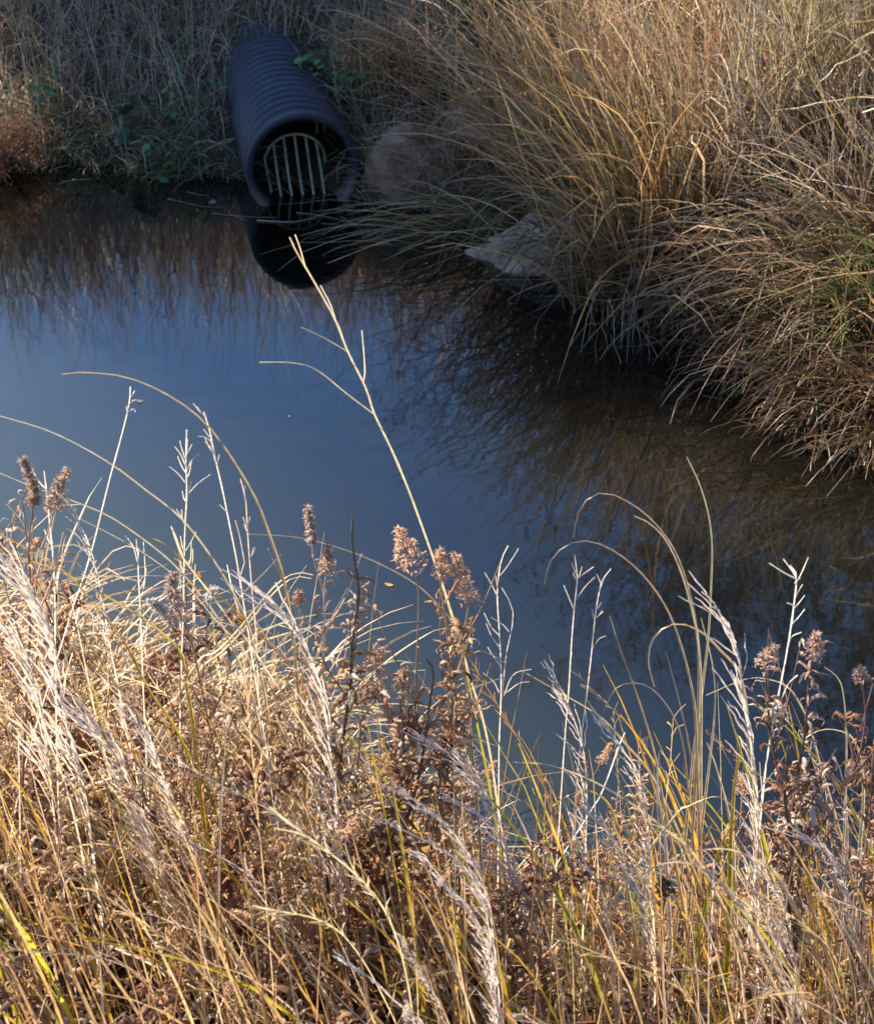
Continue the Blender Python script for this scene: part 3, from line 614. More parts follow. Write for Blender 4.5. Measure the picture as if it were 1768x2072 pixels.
arch(Z6([(1085, 708), (980, 708), (830, 790), (680, 900), (560, 1030), (480, 1200)]), 2.35, .008, CREAM, 'cream blade bending right to the long branched stem')
arch(Z6([(910, 935), (780, 945), (680, 985), (560, 1060), (450, 1200)]), 2.3, .007, CREAM, 'short bright blade bending right beneath the rusty heads')
arch(Z6([(1235, 1330), (1080, 1230), (950, 1150), (800, 1125), (550, 1132), (420, 1170), (330, 1300)]), 2.2, .008, ((.45, .36, .12), CREAM), 'broad straw blade arching right across the goldenrod thicket')
arch(Z6([(0, 1178), (300, 1176), (700, 1185), (900, 1205), (1080, 1260), (1220, 1350)])[::-1], 2.1, .004, (.45, .33, .12), 'thin ochre straw lying level across the thicket')
arch(Z7([(808, -10), (870, 120), (915, 270), (935, 430), (930, 640), (915, 900), (880, 1200), (840, 1500), (820, 1700)]), 2.35, .0058, (STR, CREAM), 'tallest slim blade at right curving left at its tip')
arch(Z7([(245, 395), (265, 280), (320, 195), (400, 170), (500, 205), (620, 290), (720, 410), (780, 530), (830, 700), (865, 900), (870, 1100), (860, 1400), (850, 1650)]), 2.3, .0058, (STR, (.36, .25, .16)), 'thin looped blade whose brown tip hooks far down left')
arch(Z7([(100, 625), (130, 510), (210, 430), (310, 410), (420, 445), (540, 530), (640, 640), (720, 770), (780, 930), (820, 1080), (850, 1250), (860, 1500)]), 2.25, .0058, (STR, (.36, .25, .16)), 'lower looped blade hooking down beside the paired white stalks')
arch(Z7([(545, 285), (620, 320), (700, 400), (770, 540), (820, 700), (860, 880), (880, 1100), (880, 1400)]), 2.28, .006, CREAM, 'short pale blade lying along the thin looped blade')
arch(Z7([(425, 785), (470, 930), (540, 1120), (600, 1300), (650, 1480), (690, 1700), (730, 1900)]), 2.15, .006, (STR, (.5, .34, .14)), 'straight orange straw leaning left right of the paired white stalks')
arch(Z7([(650, 1140), (620, 1020), (640, 900), (710, 835), (790, 825), (890, 870), (980, 960), (1060, 1050), (1100, 1200), (1120, 1450)]), 2.2, .009, (CREAM, (.40, .28, .17)), 'blade curled in a full loop left of the feathery thick stalk')
arch(Z7([(-20, 1055), (200, 1180), (380, 1290), (500, 1420), (620, 1560), (720, 1760), (800, 1950)]), 2.2, .008, STR, 'straw blade descending right from the tall forked white stalk')
arch(Z7([(-60, 1515), (100, 1525), (250, 1570), (400, 1640), (560, 1740), (700, 1850), (860, 2000)]), 2.0, .009, CREAM, 'bright straw blade lying level over the water gap')
arch(Z7([(1390, 1400), (1480, 1352), (1580, 1360), (1640, 1400), (1680, 1520), (1690, 1700), (1670, 1960)]), 2.15, .0085, CREAM, 'bright blade folded left over the right goldenrods')
arch(Z7([(1495, 1040), (1560, 1090), (1590, 1180), (1605, 1400), (1600, 1700), (1590, 1960)]), 2.2, .0055, CREAM, 'slim cream blade with a hooked tip near the right edge')
arch(Z7([(1530, 1470), (1570, 1540), (1600, 1700), (1610, 1900), (1600, 2060)]), 2.1, .006, WHITE, 'short hooked pale blade near the right edge')
arch(Z7([(130, 1740), (220, 1680), (310, 1655), (400, 1700), (450, 1790), (480, 1950)]), 2.05, .009, ((.5, .40, .2), (.55, .36, .04)), 'ochre tipped blade bent left over the water gap')
arch(Z7([(880, 795), (915, 930), (945, 1080), (950, 1250), (930, 1450), (900, 1700)]), 2.25, .006, (STR, CREAM), 'short upright straw rising inside the curled loop')
arch(Z7([(395, 1260), (450, 1150), (520, 1120), (590, 1125), (660, 1170), (740, 1280), (790, 1430), (820, 1700)]), 2.25, .005, ((.4, .27, .13), (.33, .23, .15)), 'brown thin arch bowed over near the drab floating leaf')
arch(Z7([(905, 1180), (1100, 1100), (1200, 1098), (1300, 1130), (1360, 1200), (1420, 1330), (1480, 1550), (1540, 1750)]), 2.15, .006, (STR, CREAM), 'straw arch crossing level behind the right goldenrods')
arch(Z7([(730, 1810), (820, 1735), (900, 1700), (980, 1690), (1080, 1780)])[::-1], 1.95, .008, CREAM, 'short bright blade bent left of the feathery thick stalk')
arch(Z7([(660, 2075), (760, 1980), (900, 1950), (1020, 1950), (1130, 1990), (1240, 2060), (1300, 2150)]), 1.85, .012, CREAM, 'wide pale blade bowed over at the lower right')
arch(ZB([(420, 780), (500, 715), (600, 690), (720, 705), (820, 760), (920, 850), (1000, 960), (1080, 1080)]), 1.8, .012, (.60, .51, .40), 'grey cream blade bowed below the wide pale blade')
arch(Z8([(0, 975), (100, 870), (260, 780), (420, 737), (540, 735), (640, 770), (730, 850), (800, 960), (850, 1080)]), 1.9, .009, CREAM, 'long cream arch spanning the curled leaf thicket at lower left')
arch(Z8([(230, 880), (330, 895), (450, 950), (600, 1050), (740, 1110), (830, 1200)]), 1.8, .009, PINK, 'pinkish blade slanting right below the long cream arch')
arch(Z8([(1140, 1455), (1050, 1490), (980, 1560), (930, 1650), (900, 1750)]), 1.7, .013, WHITE, 'bright broad blade curving right at the bottom')
arch(ZB([(525, 60), (515, 180), (518, 300), (540, 430), (560, 560), (570, 720)]), 2.1, .009, WHITE, 'bright white flat blade standing between the looped blades')
arch(ZB([(800, 0), (840, 100), (880, 230), (920, 380), (950, 560), (960, 800)]), 2.1, .008, CREAM, 'bright cream blade leaning left behind the yellow green blade')
arch(ZB([(1000, 0), (985, 110), (960, 240), (950, 380), (940, 520), (935, 700), (930, 900)]), 2.05, .012, ((.34, .36, .02), (.46, .31, .07)), 'yellow green upright blade left of the right goldenrods')
arch(ZB([(975, 420), (920, 520), (880, 600), (840, 720), (800, 900)]), 2.0, .008, (.40, .38, .03), 'yellow blade leaning left from the yellow green upright blade')
arch(ZB([(1770, 880), (1760, 1000), (1745, 1150), (1735, 1300), (1720, 1430)]), 1.85, .010, (.55, .30, .03), 'orange flat blade at the right edge near the bottom')
arch(ZB([(1380, 1300), (1395, 1420), (1410, 1530), (1420, 1640)]), 1.75, .009, (.56, .33, .04), 'short orange blade at the bottom right')
arch(Z8([(960, 0), (985, 150), (1005, 330), (1020, 500), (1045, 700), (1065, 900)]), 1.95, .009, OCHRE, 'ochre flat stem below the kinked blade')
arch(Z8([(795, 0), (870, 120), (940, 250), (990, 400), (1015, 520)]), 2.0, .011, (.40, .37, .03), 'yellow green blade joining the ochre flat stem')
arch(Z8([(600, 380), (640, 480), (690, 640), (730, 800), (790, 1000)]), 1.9, .010, ((.40, .27, .07), (.34, .27, .06)), 'olive ochre blade deep in the left thicket')
arch(Z8([(0, 900), (15, 1050), (35, 1200), (50, 1350), (60, 1500), (60, 1640)]), 1.6, .006, (.10, .12, .03), 'dark green stem at the left edge near the bottom')

def bare_stalk(pts, Y, col, label, brs=(), tw=.0015, nb=10, span=.45, dY=.0, seed=0, bl=(.02, .05), group='pale bare stalks on the near bank'):
    """thin pale stalk with short thickened side shoots towards the tip"""
    r = np.random.default_rng(seed + 300); P = traced(pts, Y, dY, 60); B = [br(b, Y, dY, 10) for b in brs]
    s = np.linspace(0, 1, len(P))
    for k in range(nb):
        t = 1 - span * r.uniform(.02, 1) ** 1.1; b = np.array([np.interp(t, s, P[:, j]) for j in range(3)]); i0 = min(len(P) - 2, int(t * len(P)))
        d = P[i0 + 1] - P[i0]; d /= np.linalg.norm(d); a = r.uniform(0, 6.28); lat = np.array([math.cos(a), .6 * math.sin(a), 0])
        ln = r.uniform(*bl); m = b + (d * .7 + lat * .5) * ln * .5; e = b + (d * .95 + lat * r.uniform(.35, .6)) * ln
        B.append(smooth_path([b, m, e], 7))
    return stem_thing('bare_stalk', label, 'stalk', P, tw, tw * .62, col, B, group)
bare_stalk(Z5([(755, 85), (745, 200), (690, 420), (640, 600), (590, 800), (540, 1000), (480, 1200), (380, 1500)]), 2.35, WHITE, 'leaning white stalk with a forked tip under the highest arch', [Z5(q) for q in ([(745, 190), (775, 165), (830, 168)], [(735, 240), (770, 215), (785, 235)], [(755, 150), (780, 110)], [(735, 230), (732, 200)])], nb=4, span=.5, bl=(.01, .02))
bare_stalk(Z5([(1080, 335), (1075, 500), (1080, 700), (1070, 900), (1065, 1100), (1060, 1400), (1050, 1700)]), 2.3, WHITE, 'white stalk with a dense fan of short shoots at its tip', [Z5(q) for q in ([(1070, 640), (1030, 590), (980, 550)], [(1085, 710), (1140, 650), (1215, 595)], [(1083, 570), (1110, 510), (1150, 478)], [(1072, 540), (1045, 480), (1012, 435)], [(1070, 500), (1050, 440), (1040, 400)], [(1062, 1080), (1020, 960), (990, 895)], [(1080, 480), (1110, 420)], [(1060, 860), (1020, 795)])], nb=10, span=.25, seed=2, bl=(.015, .035))
bare_stalk(Z5([(1178, 232), (1215, 350), (1240, 480), (1290, 700), (1330, 900), (1370, 1100), (1410, 1350), (1450, 1600)]), 2.32, WHITE, 'white stalk crossing the highest arch with swept back shoots', [Z5(q) for q in ([(1225, 410), (1190, 380), (1145, 375)], [(1245, 520), (1225, 450), (1185, 405)], [(1255, 540), (1268, 480)], [(1310, 810), (1270, 770)])], nb=8, span=.3, seed=3, bl=(.012, .03))
bare_stalk(Z5([(1390, 620), (1420, 740), (1430, 900), (1440, 1050), (1460, 1300), (1480, 1500), (1490, 1750)]), 2.25, PINK, 'pinkish stalk with two whorls of shoots beside the highest arch', [Z5(q) for q in ([(1425, 900), (1405, 840)], [(1432, 910), (1445, 840)], [(1420, 740), (1415, 660)], [(1415, 1110), (1385, 950), (1360, 860)])], nb=5, span=.4, seed=4, bl=(.012, .03))
bare_stalk(Z5([(265, 640), (285, 850), (310, 1100), (320, 1400), (322, 1650)]), 2.2, WHITE, 'thin straight white stalk near the left edge', nb=4, span=.15, seed=5)
bare_stalk(Z5([(800, 1030), (800, 1150), (810, 1350), (820, 1600), (832, 1900)]), 2.15, WHITE, 'forked pale stalk standing in front of the straw mat', [Z5(q) for q in ([(800, 1120), (770, 1010), (725, 950)], [(812, 1340), (840, 1180), (830, 985)])], nb=4, span=.2, seed=6)
bare_stalk(Z5([(990, 895), (1050, 1060), (1120, 1160), (1230, 1300), (1360, 1480), (1460, 1600)]), 2.1, CREAM, 'cream stalk leaning left across the curved twin blades', nb=3, span=.3, seed=7)
bare_stalk(Z6([(1370, 240), (1330, 330), (1310, 500), (1320, 700), (1330, 900), (1330, 1100), (1320, 1350), (1318, 1600)]), 2.25, WHITE, 'tall pale stalk with a drooping second head right of centre', [Z6(q) for q in ([(1310, 520), (1280, 460), (1240, 390)], [(1312, 480), (1300, 400)], [(1335, 1100), (1360, 850), (1400, 640), (1370, 530), (1335, 475)], [(1375, 720), (1340, 680), (1275, 640)], [(1360, 900), (1300, 860), (1215, 828), (1165, 850)], [(1330, 900), (1290, 860)], [(1345, 1080), (1400, 960), (1500, 930)], [(1360, 1060), (1430, 1010), (1490, 1000)], [(1320, 1060), (1290, 1000), (1230, 950)])], nb=4, span=.25, seed=8)
bare_stalk(Z7([(250, 480), (262, 600), (250, 720), (235, 900), (220, 1150), (200, 1400), (180, 1700)]), 2.25, WHITE, 'left one of the paired white stalks, forked in a Y', [Z7(q) for q in ([(245, 750), (220, 690), (195, 630)], [(258, 700), (300, 640), (350, 590)], [(262, 600), (300, 570), (345, 538)], [(255, 570), (235, 520)])], nb=3, span=.2, seed=9, bl=(.01, .02))
bare_stalk(Z7([(430, 548), (385, 610), (365, 700), (350, 800), (330, 1000), (300, 1250), (270, 1500), (250, 1750)]), 2.22, WHITE, 'right one of the paired white stalks, leaning right', [Z7(q) for q in ([(380, 620), (360, 575)], [(350, 810), (335, 750)], [(350, 800), (392, 762)], [(338, 950), (370, 900), (405, 885)])], nb=3, span=.2, seed=10, bl=(.01, .02))
bare_stalk(Z7([(1322, 530), (1355, 580), (1345, 700), (1325, 850), (1300, 1000), (1270, 1150), (1235, 1330), (1200, 1550), (1180, 1750)]), 2.1, (.68, .64, .58), 'thick bright white stalk with flat shoots raised to the right', [Z7(q) for q in ([(1350, 690), (1370, 650), (1385, 628)], [(1340, 750), (1370, 715), (1395, 682)], [(1328, 830), (1365, 790), (1396, 750)], [(1345, 620), (1375, 596)], [(1310, 950), (1330, 890), (1380, 866)], [(1338, 730), (1308, 718)], [(1262, 1250), (1310, 1130), (1360, 1080)])], tw=.0024, nb=3, span=.2, seed=11)
bare_stalk(ZB([(325, -60), (290, 20), (255, 120), (215, 230), (170, 330), (110, 420)]), 2.1, (.66, .64, .64), 'short stalk with a bright white papery tip', nb=0, tw=.002)
bare_stalk(ZB([(840, 680), (835, 800), (828, 1000), (820, 1200), (812, 1500)]), 1.75, (.62, .54, .48), 'broken off pale stalk standing at lower right', nb=0, tw=.0028)
bare_stalk(ZB([(0, 400), (100, 700), (180, 820), (230, 1100), (270, 1400), (290, 1620)]), 1.75, (.60, .53, .48), 'long pale stalk running down to the lower right corner of the thicket', nb=3, tw=.0024, seed=12)
bare_stalk(Z8([(170, -60), (230, 150), (330, 430), (400, 700), (450, 1000), (490, 1300), (520, 1640)]), 1.8, (.58, .49, .40), 'long pale stalk slanting down through the left thicket', nb=5, span=.3, tw=.0020, seed=13)
bare_stalk(Z8([(95, 160), (100, 500), (105, 900), (100, 1300), (95, 1640)]), 1.75, (.58, .47, .36), 'thin upright straw at the far left of the thicket', nb=3, tw=.0014, seed=14)
bare_stalk(Z8([(1280, 0), (1340, 200), (1370, 450), (1410, 700), (1430, 1000), (1450, 1300), (1480, 1640)]), 1.8, (.58, .48, .38), 'upright pale stalk before the goldenrod column', nb=5, span=.4, tw=.0018, seed=15)

def plume(pts, Y, col, label, n=46, span=(0.02, .5), ln=.10, lean=(-.7, 0, .6), tw=.002, dY=0., group='feathery plume grasses on the near bank', sp=.5):
    """feathery bunchgrass: a stem whose upper part carries many fine awns swept one way"""
    P = traced(pts, Y, dY, 60); root = empty('plume_grass', P[0]); tag(root, label, 'plume grass', group); s = np.linspace(0, 1, len(P)); g = Geo()
    Q = P - P[0]; stalk(g, Q, tw * (1 - .6 * s), np.array(col)); g.build('stem', M_AWN, root)
    g = Geo()
    for k in range(int(n * .8)):
        t = 1 - RNG.uniform(*span); b = np.array([np.interp(t, s, Q[:, j]) for j in range(3)]); i0 = min(len(P) - 2, int(t * len(P)))
        d = P[i0 + 1] - P[i0]; d /= np.linalg.norm(d); L_ = ln * RNG.uniform(.5, 1.2) * min(1, 1.1 - t * .4)
        dv = d * 1.0 + np.array(lean) * sp * RNG.uniform(.4, 1.5) + RNG.normal(0, .2, 3); dv /= np.linalg.norm(dv)
        dv2 = dv + np.array(lean) * .35 + RNG.normal(0, .12, 3); dv2 /= np.linalg.norm(dv2)
        A = smooth_path([b, b + dv * L_ * .5, b + dv * L_ * .5 + dv2 * L_ * .5], 8)
        A[1:-1] += RNG.normal(0, .0009, (6, 3))
        stalk(g, A, np.array([.0005, .0005, .0006, .0009, .0006, .0009, .0007, .0004]) * (tw / .002) ** .5, np.array(col) * RNG.uniform(.8, 1.12))
    g.build('seed_sprays', M_AWN, root); return root
PL = (.70, .60, .50)
plume(Z5([(100, 1160), (200, 1290), (290, 1480), (330, 1650), (360, 1900), (390, 2060)]) + [(170, 1600), (210, 1900)], 1.95, PL, 'dense feathery plume at the upper left of the thicket', 80, (.0, .55), .13, tw=.003)
plume(Z5([(20, 1380), (120, 1560), (200, 1800), (260, 2060)]) + [(110, 1650)], 1.9, PL, 'feathery plume at the left edge above the curled leaves', 60, (.0, .5), .12)
plume(Z5([(370, 680), (440, 840), (500, 960), (540, 1080), (590, 1300), (640, 1600), (700, 1900)]), 2.15, WHITE, 'slender plume leaning left below the arches', 40, (.0, .55), .07)
plume(Z8([(440, 100), (560, 250), (660, 420), (740, 640), (830, 900), (930, 1200), (1000, 1500)]), 1.85, PL, 'long plume combed left through the middle of the thicket', 85, (.0, .6), .12, tw=.0026)
plume(Z8([(710, 120), (790, 300), (870, 480), (930, 640), (1010, 830), (1120, 1100), (1250, 1450)]), 1.8, PL, 'second long plume lying beside the first in the thicket', 70, (.0, .5), .11)
plume(Z6([(20, 545), (150, 640), (230, 770), (300, 950), (350, 1150), (380, 1400), (410, 1700), (440, 2070)]), 2.0, (.70, .59, .51), 'tall feathery plume left of the goldenrod with dark stem', 75, (.0, .75), .14, tw=.0032, sp=.28)
plume(Z6([(960, 1360), (1080, 1420), (1180, 1520), (1260, 1640), (1320, 1800), (1380, 2020)]), 1.9, (.70, .59, .52), 'fan shaped plume combed left at centre right', 64, (.0, .6), .10, (-.8, 0, .5), sp=.45)
plume(Z6([(1060, 1670), (1200, 1740), (1290, 1830), (1370, 1980), (1450, 2150)]), 1.85, (.70, .59, .52), 'lower fan shaped plume beneath the upper one', 56, (.0, .6), .09, (-.8, 0, .5), sp=.45)
plume(ZA([(555, 285), (700, 380), (850, 520), (960, 680), (1040, 860), (1080, 1100), (1110, 1400), (1130, 1700)]), 1.3, (.66, .55, .47), 'closest soft plume rising through the middle of the picture', 64, (.0, .65), .05, tw=.0018)
plume(ZA([(535, 495), (700, 570), (850, 660), (950, 760), (1020, 900), (1060, 1100), (1090, 1400)]), 1.35, (.66, .55, .47), 'second soft plume just under the closest one', 54, (.0, .6), .045, tw=.0016)
plume(ZA([(250, 1285), (400, 1380), (500, 1480), (620, 1580), (720, 1700)]), 1.3, (.66, .55, .47), 'soft plume at the bottom centre leaning left', 70, (.0, .9), .05, tw=.002)
plume(ZA([(590, 1200), (660, 1320), (740, 1450), (800, 1560), (850, 1700)]), 1.4, (.58, .49, .43), 'soft plume at the bottom right of the centre one', 60, (.0, .9), .05, tw=.002)
plume(ZA([(720, 700), (820, 830), (920, 930), (1000, 1050), (1060, 1250), (1090, 1500)]), 1.45, (.66, .55, .47), 'thin plume under the two soft plumes', 60, (.0, .5), .06)
plume(Z7([(960, 745), (1030, 880), (1070, 1000), (1085, 1150), (1110, 1300), (1140, 1500), (1160, 1750), (1160, 2050)]) + [(1530, 1900), (1530, 2060)], 2.0, (.64, .56, .48), 'thick feathery stalk rising tall before the right goldenrods', 85, (.0, .8), .11, tw=.0042, sp=.3)
plume(Z7([(440, 1380), (500, 1470), (560, 1550), (600, 1680), (620, 1900), (630, 2070)]), 1.95, (.70, .61, .52), 'pale plume left of the thick feathery stalk', 60, (.0, .7), .10, tw=.0028)
plume(Z7([(150, 1090), (210, 1210), (260, 1340), (300, 1500), (310, 1700), (300, 2050)]), 2.05, (.70, .61, .52), 'slim plume growing between the paired white stalks', 50, (.0, .6), .09, tw=.0022)
plume(ZB([(160, 445), (270, 560), (370, 750), (450, 950), (470, 1200), (460, 1640)]), 1.75, (.60, .52, .45), 'plume standing over the dark spiky seed head', 60, (.0, .6), .10)
plume(ZB([(1130, 760), (1210, 860), (1260, 1000), (1300, 1200), (1340, 1400), (1370, 1640)]), 1.7, (.70, .60, .52), 'plume leaning left at the lower right', 75, (.0, .8), .10)
plume(ZB([(1370, 570), (1480, 610), (1560, 720), (1620, 900), (1680, 1100), (1700, 1400)]), 1.8, (.70, .60, .52), 'plume at the right edge below the purple stem', 60, (.0, .7), .10)
plume(ZB([(1100, 980), (1180, 1080), (1250, 1230), (1310, 1420), (1340, 1640)]), 1.6, (.68, .58, .5), 'low plume at the bottom right corner of the thicket', 60, (.0, .8), .08)

# ------------------------------------------------------------------ dead goldenrods with curled leaves
def curl_leaf(g, b, az, L_, w, curl, col, droop=.4):
    n = 9; s = np.linspace(0, 1, n); e = .9 - droop * s - curl * s ** 1.5
    d = np.stack([np.cos(e) * math.sin(az), np.cos(e) * math.cos(az), np.sin(e)], 1)
    P = b + np.vstack([[0, 0, 0], np.cumsum(d[:-1] * L_ / (n - 1), 0)])
    tw = RNG.uniform(-1, 1)
    H = np.array([math.cos(az), -math.sin(az), 0])
    P[1:] += RNG.normal(0, L_ * .025, (n - 1, 3))
    ribbon(g, P, w * np.sin(math.pi * (s * .9 + .08)) ** .8, col, side=H + np.array([math.sin(az), math.cos(az), .9]) * tw, fold=RNG.uniform(.1, .45))
def goldenrod_parts(root, Q, leafcol, nleaf, ls, span=(.12, .9), stemcol=DARK, r0=.0035, head=None, side=0, wide=.3):
    s = np.linspace(0, 1, len(Q)); g = Geo(); tube(g, Q, r0 * (1 - .6 * s), stemcol, 6)
    sub = []
    for k in range(side):
        t = RNG.uniform(.45, .85); b = np.array([np.interp(t, s, Q[:, j]) for j in range(3)]); a = RNG.uniform(0, 6.28); L_ = RNG.uniform(.06, .16)
        B = smooth_path([b, b + np.array([math.sin(a) * .3, math.cos(a) * .3, .6]) * L_, b + np.array([math.sin(a) * .5, math.cos(a) * .5, 1.2]) * L_], 10); sub.append(B)
        tube(g, B, np.linspace(.0016, .0009, 10), stemcol, 4)
    g.build('stem', M_STEM, root)
    if nleaf:
        g = Geo()
        for k in range(nleaf):
            src = Q if not sub or RNG.random() < .7 else sub[RNG.integers(len(sub))]
            t = RNG.uniform(*span) if src is Q else RNG.uniform(.1, 1); ss = np.linspace(0, 1, len(src))
            b = np.array([np.interp(t, ss, src[:, j]) for j in range(3)]); k_ = (1.15 - .6 * t) * RNG.uniform(.55, 1.25)
            c = np.array(leafcol[RNG.integers(len(leafcol))]) * RNG.uniform(.75, 1.2)
            curl_leaf(g, b, RNG.uniform(0, 6.28), ls * k_, ls * wide * .54 * k_ * RNG.uniform(.6, 1.1), RNG.uniform(.3, 4.2), c, RNG.uniform(.2, 1.5))
        g.build('curled_leaves', M_LEAF, root)
    if head:
        hl, hr, hc = head; hr *= .75; hl *= .85; g = Geo(); top = Q[-1]; n = int(170 * hl / .08); t = RNG.uniform(0, 1, n)
        i0 = np.interp(1 - hl * t / np.linalg.norm(np.diff(Q, axis=0), axis=1).sum(), s, np.arange(len(Q)))
        c = np.stack([np.interp(i0, np.arange(len(Q)), Q[:, j]) for j in range(3)], 1)
        a = RNG.uniform(0, 6.28, n); rr = hr * (.15 + .95 * t) * np.sqrt(RNG.uniform(0, 1, n))
        c = c + np.stack([rr * np.sin(a), rr * np.cos(a), .25 * rr], 1)
        for q in range(3):
            blades(g, c, a + RNG.normal(0, 1, n), RNG.uniform(-.4, 1.1, n), RNG.uniform(0, 1.2, n), RNG.uniform(.004, .010, n), RNG.uniform(.002, .0036, n), pick([(*hc, 1)], n), S=2)
        g.build('seed_head', M_LEAF, root)
LB = [(.36, .20, .10), (.44, .27, .15), (.26, .135, .065), (.52, .36, .22)]
LG = [(.46, .36, .27), (.54, .45, .36), (.36, .26, .19)]
LR = [(.29, .135, .07), (.36, .19, .11), (.19, .085, .05)]
def goldenrod(pts, Y, label, nleaf=60, ls=.06, head=None, side=3, span=(.1, .92), leafcol=LB, stemcol=DARK, r0=.003, dY=0., wide=.3):
    P = traced(pts, Y, dY, 60); root = empty('goldenrod_stalk', P[0]); tag(root, label, 'goldenrod', 'dead goldenrods on the near bank')
    goldenrod_parts(root, P - P[0], leafcol, nleaf, ls, span, stemcol, r0, head, side, wide); return root
HC = (.66, .43, .27)
goldenrod(Z6([(255, 28), (270, 150), (290, 330), (330, 450), (350, 600), (350, 800), (340, 1000), (330, 1400)]), 2.3, 'goldenrod with a slim pinkish spike left of the curly headed one', 70, .04, (.07, .006, (.46, .33, .25)), 6, (.2, .97), LB + LG, PINK, .0026)
goldenrod(Z6([(370, 240), (365, 330), (350, 450), (345, 620), (340, 900), (330, 1300)]), 2.27, 'goldenrod with a small fuzzy spike beside the slim pinkish one', 55, .04, (.06, .014, (.50, .36, .27)), 5, (.2, .95), LB, PINK, .0022)
goldenrod(Z6([(508, 88), (500, 200), (520, 350), (540, 500), (520, 650), (500, 850), (490, 1050), (460, 1250), (430, 1500), (390, 1800), (370, 2070)]), 2.2, 'dark stemmed goldenrod with many tightly curled grey leaves at its top', 150, .055, None, 8, (.15, .9), LG + LB, DARK, .0042)
goldenrod(Z6([(760, 150), (790, 240), (830, 330), (870, 480), (870, 700), (860, 950), (850, 1300)]), 2.25, 'goldenrod with the highest pyramid shaped rusty seed head', 46, .045, (.085, .034, HC), 4, (.1, .8), LB, BRN, .0026)
goldenrod(Z6([(990, 272), (1003, 330), (1000, 420), (990, 600), (1000, 800), (1030, 1000), (1050, 1300)]), 2.22, 'left one of two goldenrods with narrow rusty heads beside the long stem', 50, .04, (.055, .016, HC), 3, (.1, .85), LB, BRN, .0022)
goldenrod(Z6([(1075, 292), (1100, 380), (1125, 460), (1150, 560), (1130, 700), (1070, 900), (1080, 1100), (1070, 1300), (1000, 1650), (960, 1900)]), 2.2, 'right one of two goldenrods with narrow rusty heads beside the long stem', 110, .055, (.10, .020, HC), 5, (.08, .88), LB, BRN, .0034)
goldenrod(Z6([(655, 820), (640, 890), (600, 1000), (560, 1150), (540, 1400)]), 2.2, 'short goldenrod with a rusty tuft leaning right', 40, .045, (.05, .024, HC), 2, (.1, .9), LB, BRN, .0022)
goldenrod(Z6([(800, 925), (790, 1010), (770, 1100), (790, 1300), (770, 1500), (720, 1800), (680, 2070)]), 2.1, 'stout goldenrod column clothed in brown curled leaves at centre', 230, .06, (.07, .030, (.46, .32, .21)), 4, (.05, .93), LR + LB, BRN, .0042, wide=.28)
goldenrod(Z6([(920, 878), (955, 950), (930, 1150), (900, 1380), (870, 1550), (800, 1800), (740, 2070)]), 2.05, 'goldenrod with a bare dark hooked tip before the centre column', 170, .06, None, 4, (.02, .62), LR + LB, DARK, .0042)
goldenrod(Z6([(1040, 900), (1060, 1100), (1050, 1300), (1000, 1500), (960, 1750), (930, 2070)]), 2.12, 'broad leaved goldenrod right of the centre column', 180, .075, None, 3, (.05, .98), LR + LB, BRN, .0036, wide=.28)
goldenrod(Z6([(200, 490), (205, 600), (220, 700), (250, 900), (270, 1300)]), 2.3, 'thin goldenrod with a tiny bud by the tall plume', 22, .03, (.03, .008, (.45, .30, .2)), 2, (.1, .9), LB, PINK, .0014)
goldenrod(Z5([(130, 505), (170, 590), (200, 680), (185, 850), (170, 1000), (180, 1300), (170, 1600), (150, 2000)]), 2.15, 'brown goldenrod with three wispy spikes at the far left', 70, .04, (.09, .009, (.42, .29, .22)), 7, (.1, .93), LB, BRN, .0028)
goldenrod(Z5([(400, 560), (375, 610), (340, 660), (320, 780), (270, 950), (215, 1100), (190, 1400)]), 2.18, 'goldenrod with a jagged rusty head beside the wispy one', 36, .035, (.09, .016, (.48, .34, .25)), 4, (.1, .9), LB, PINK, .002)
goldenrod(Z5([(865, 1330), (930, 1370), (980, 1430), (1010, 1500), (1040, 1700), (1050, 2000)]), 2.1, 'goldenrod with a white cottony head bowed left', 46, .04, (.06, .013, (.62, .52, .44)), 4, (.1, .9), LB, BRN, .002)
goldenrod(Z5([(1000, 1160), (990, 1260), (1020, 1350), (1060, 1440), (1110, 1560), (1160, 1800)]), 2.12, 'goldenrod with a rough grey pink head amid the arches', 40, .04, (.10, .016, (.52, .38, .29)), 4, (.1, .9), LB, BRN, .0022)
goldenrod(Z5([(1232, 1258), (1215, 1320), (1200, 1420), (1190, 1600), (1160, 1900)]), 2.1, 'goldenrod with one round white cotton tuft', 30, .04, (.02, .014, (.66, .58, .5)), 2, (.1, .85), LB, BRN, .0016)
goldenrod(Z7([(1250, 940), (1215, 1000), (1205, 1100), (1215, 1250), (1240, 1450), (1290, 1700), (1325, 2000)]) + [(1600, 1800), (1610, 1950)], 2.05, 'left one of the two right hand goldenrods, flat topped', 90, .05, (.05, .026, (.46, .33, .25)), 6, (.2, .9), LG + LR, DARK, .003)
goldenrod(Z7([(1455, 875), (1440, 980), (1420, 1100), (1400, 1350), (1360, 1600), (1330, 1800), (1320, 1950)]) + [(1612, 1900)], 2.0, 'right one of the two right hand goldenrods, with curved pink brown leaves', 110, .055, (.05, .02, (.46, .30, .23)), 4, (.25, .97), [(.36, .23, .18), (.44, .31, .25)], DARK, .0038)
goldenrod(ZB([(1270, 20), (1260, 150), (1250, 300), (1270, 450), (1290, 600), (1285, 800), (1275, 1000)]), 1.95, 'stout dark goldenrod stalk below the right hand pair', 90, .06, None, 4, (.05, .95), LG + LR, DARK, .005)
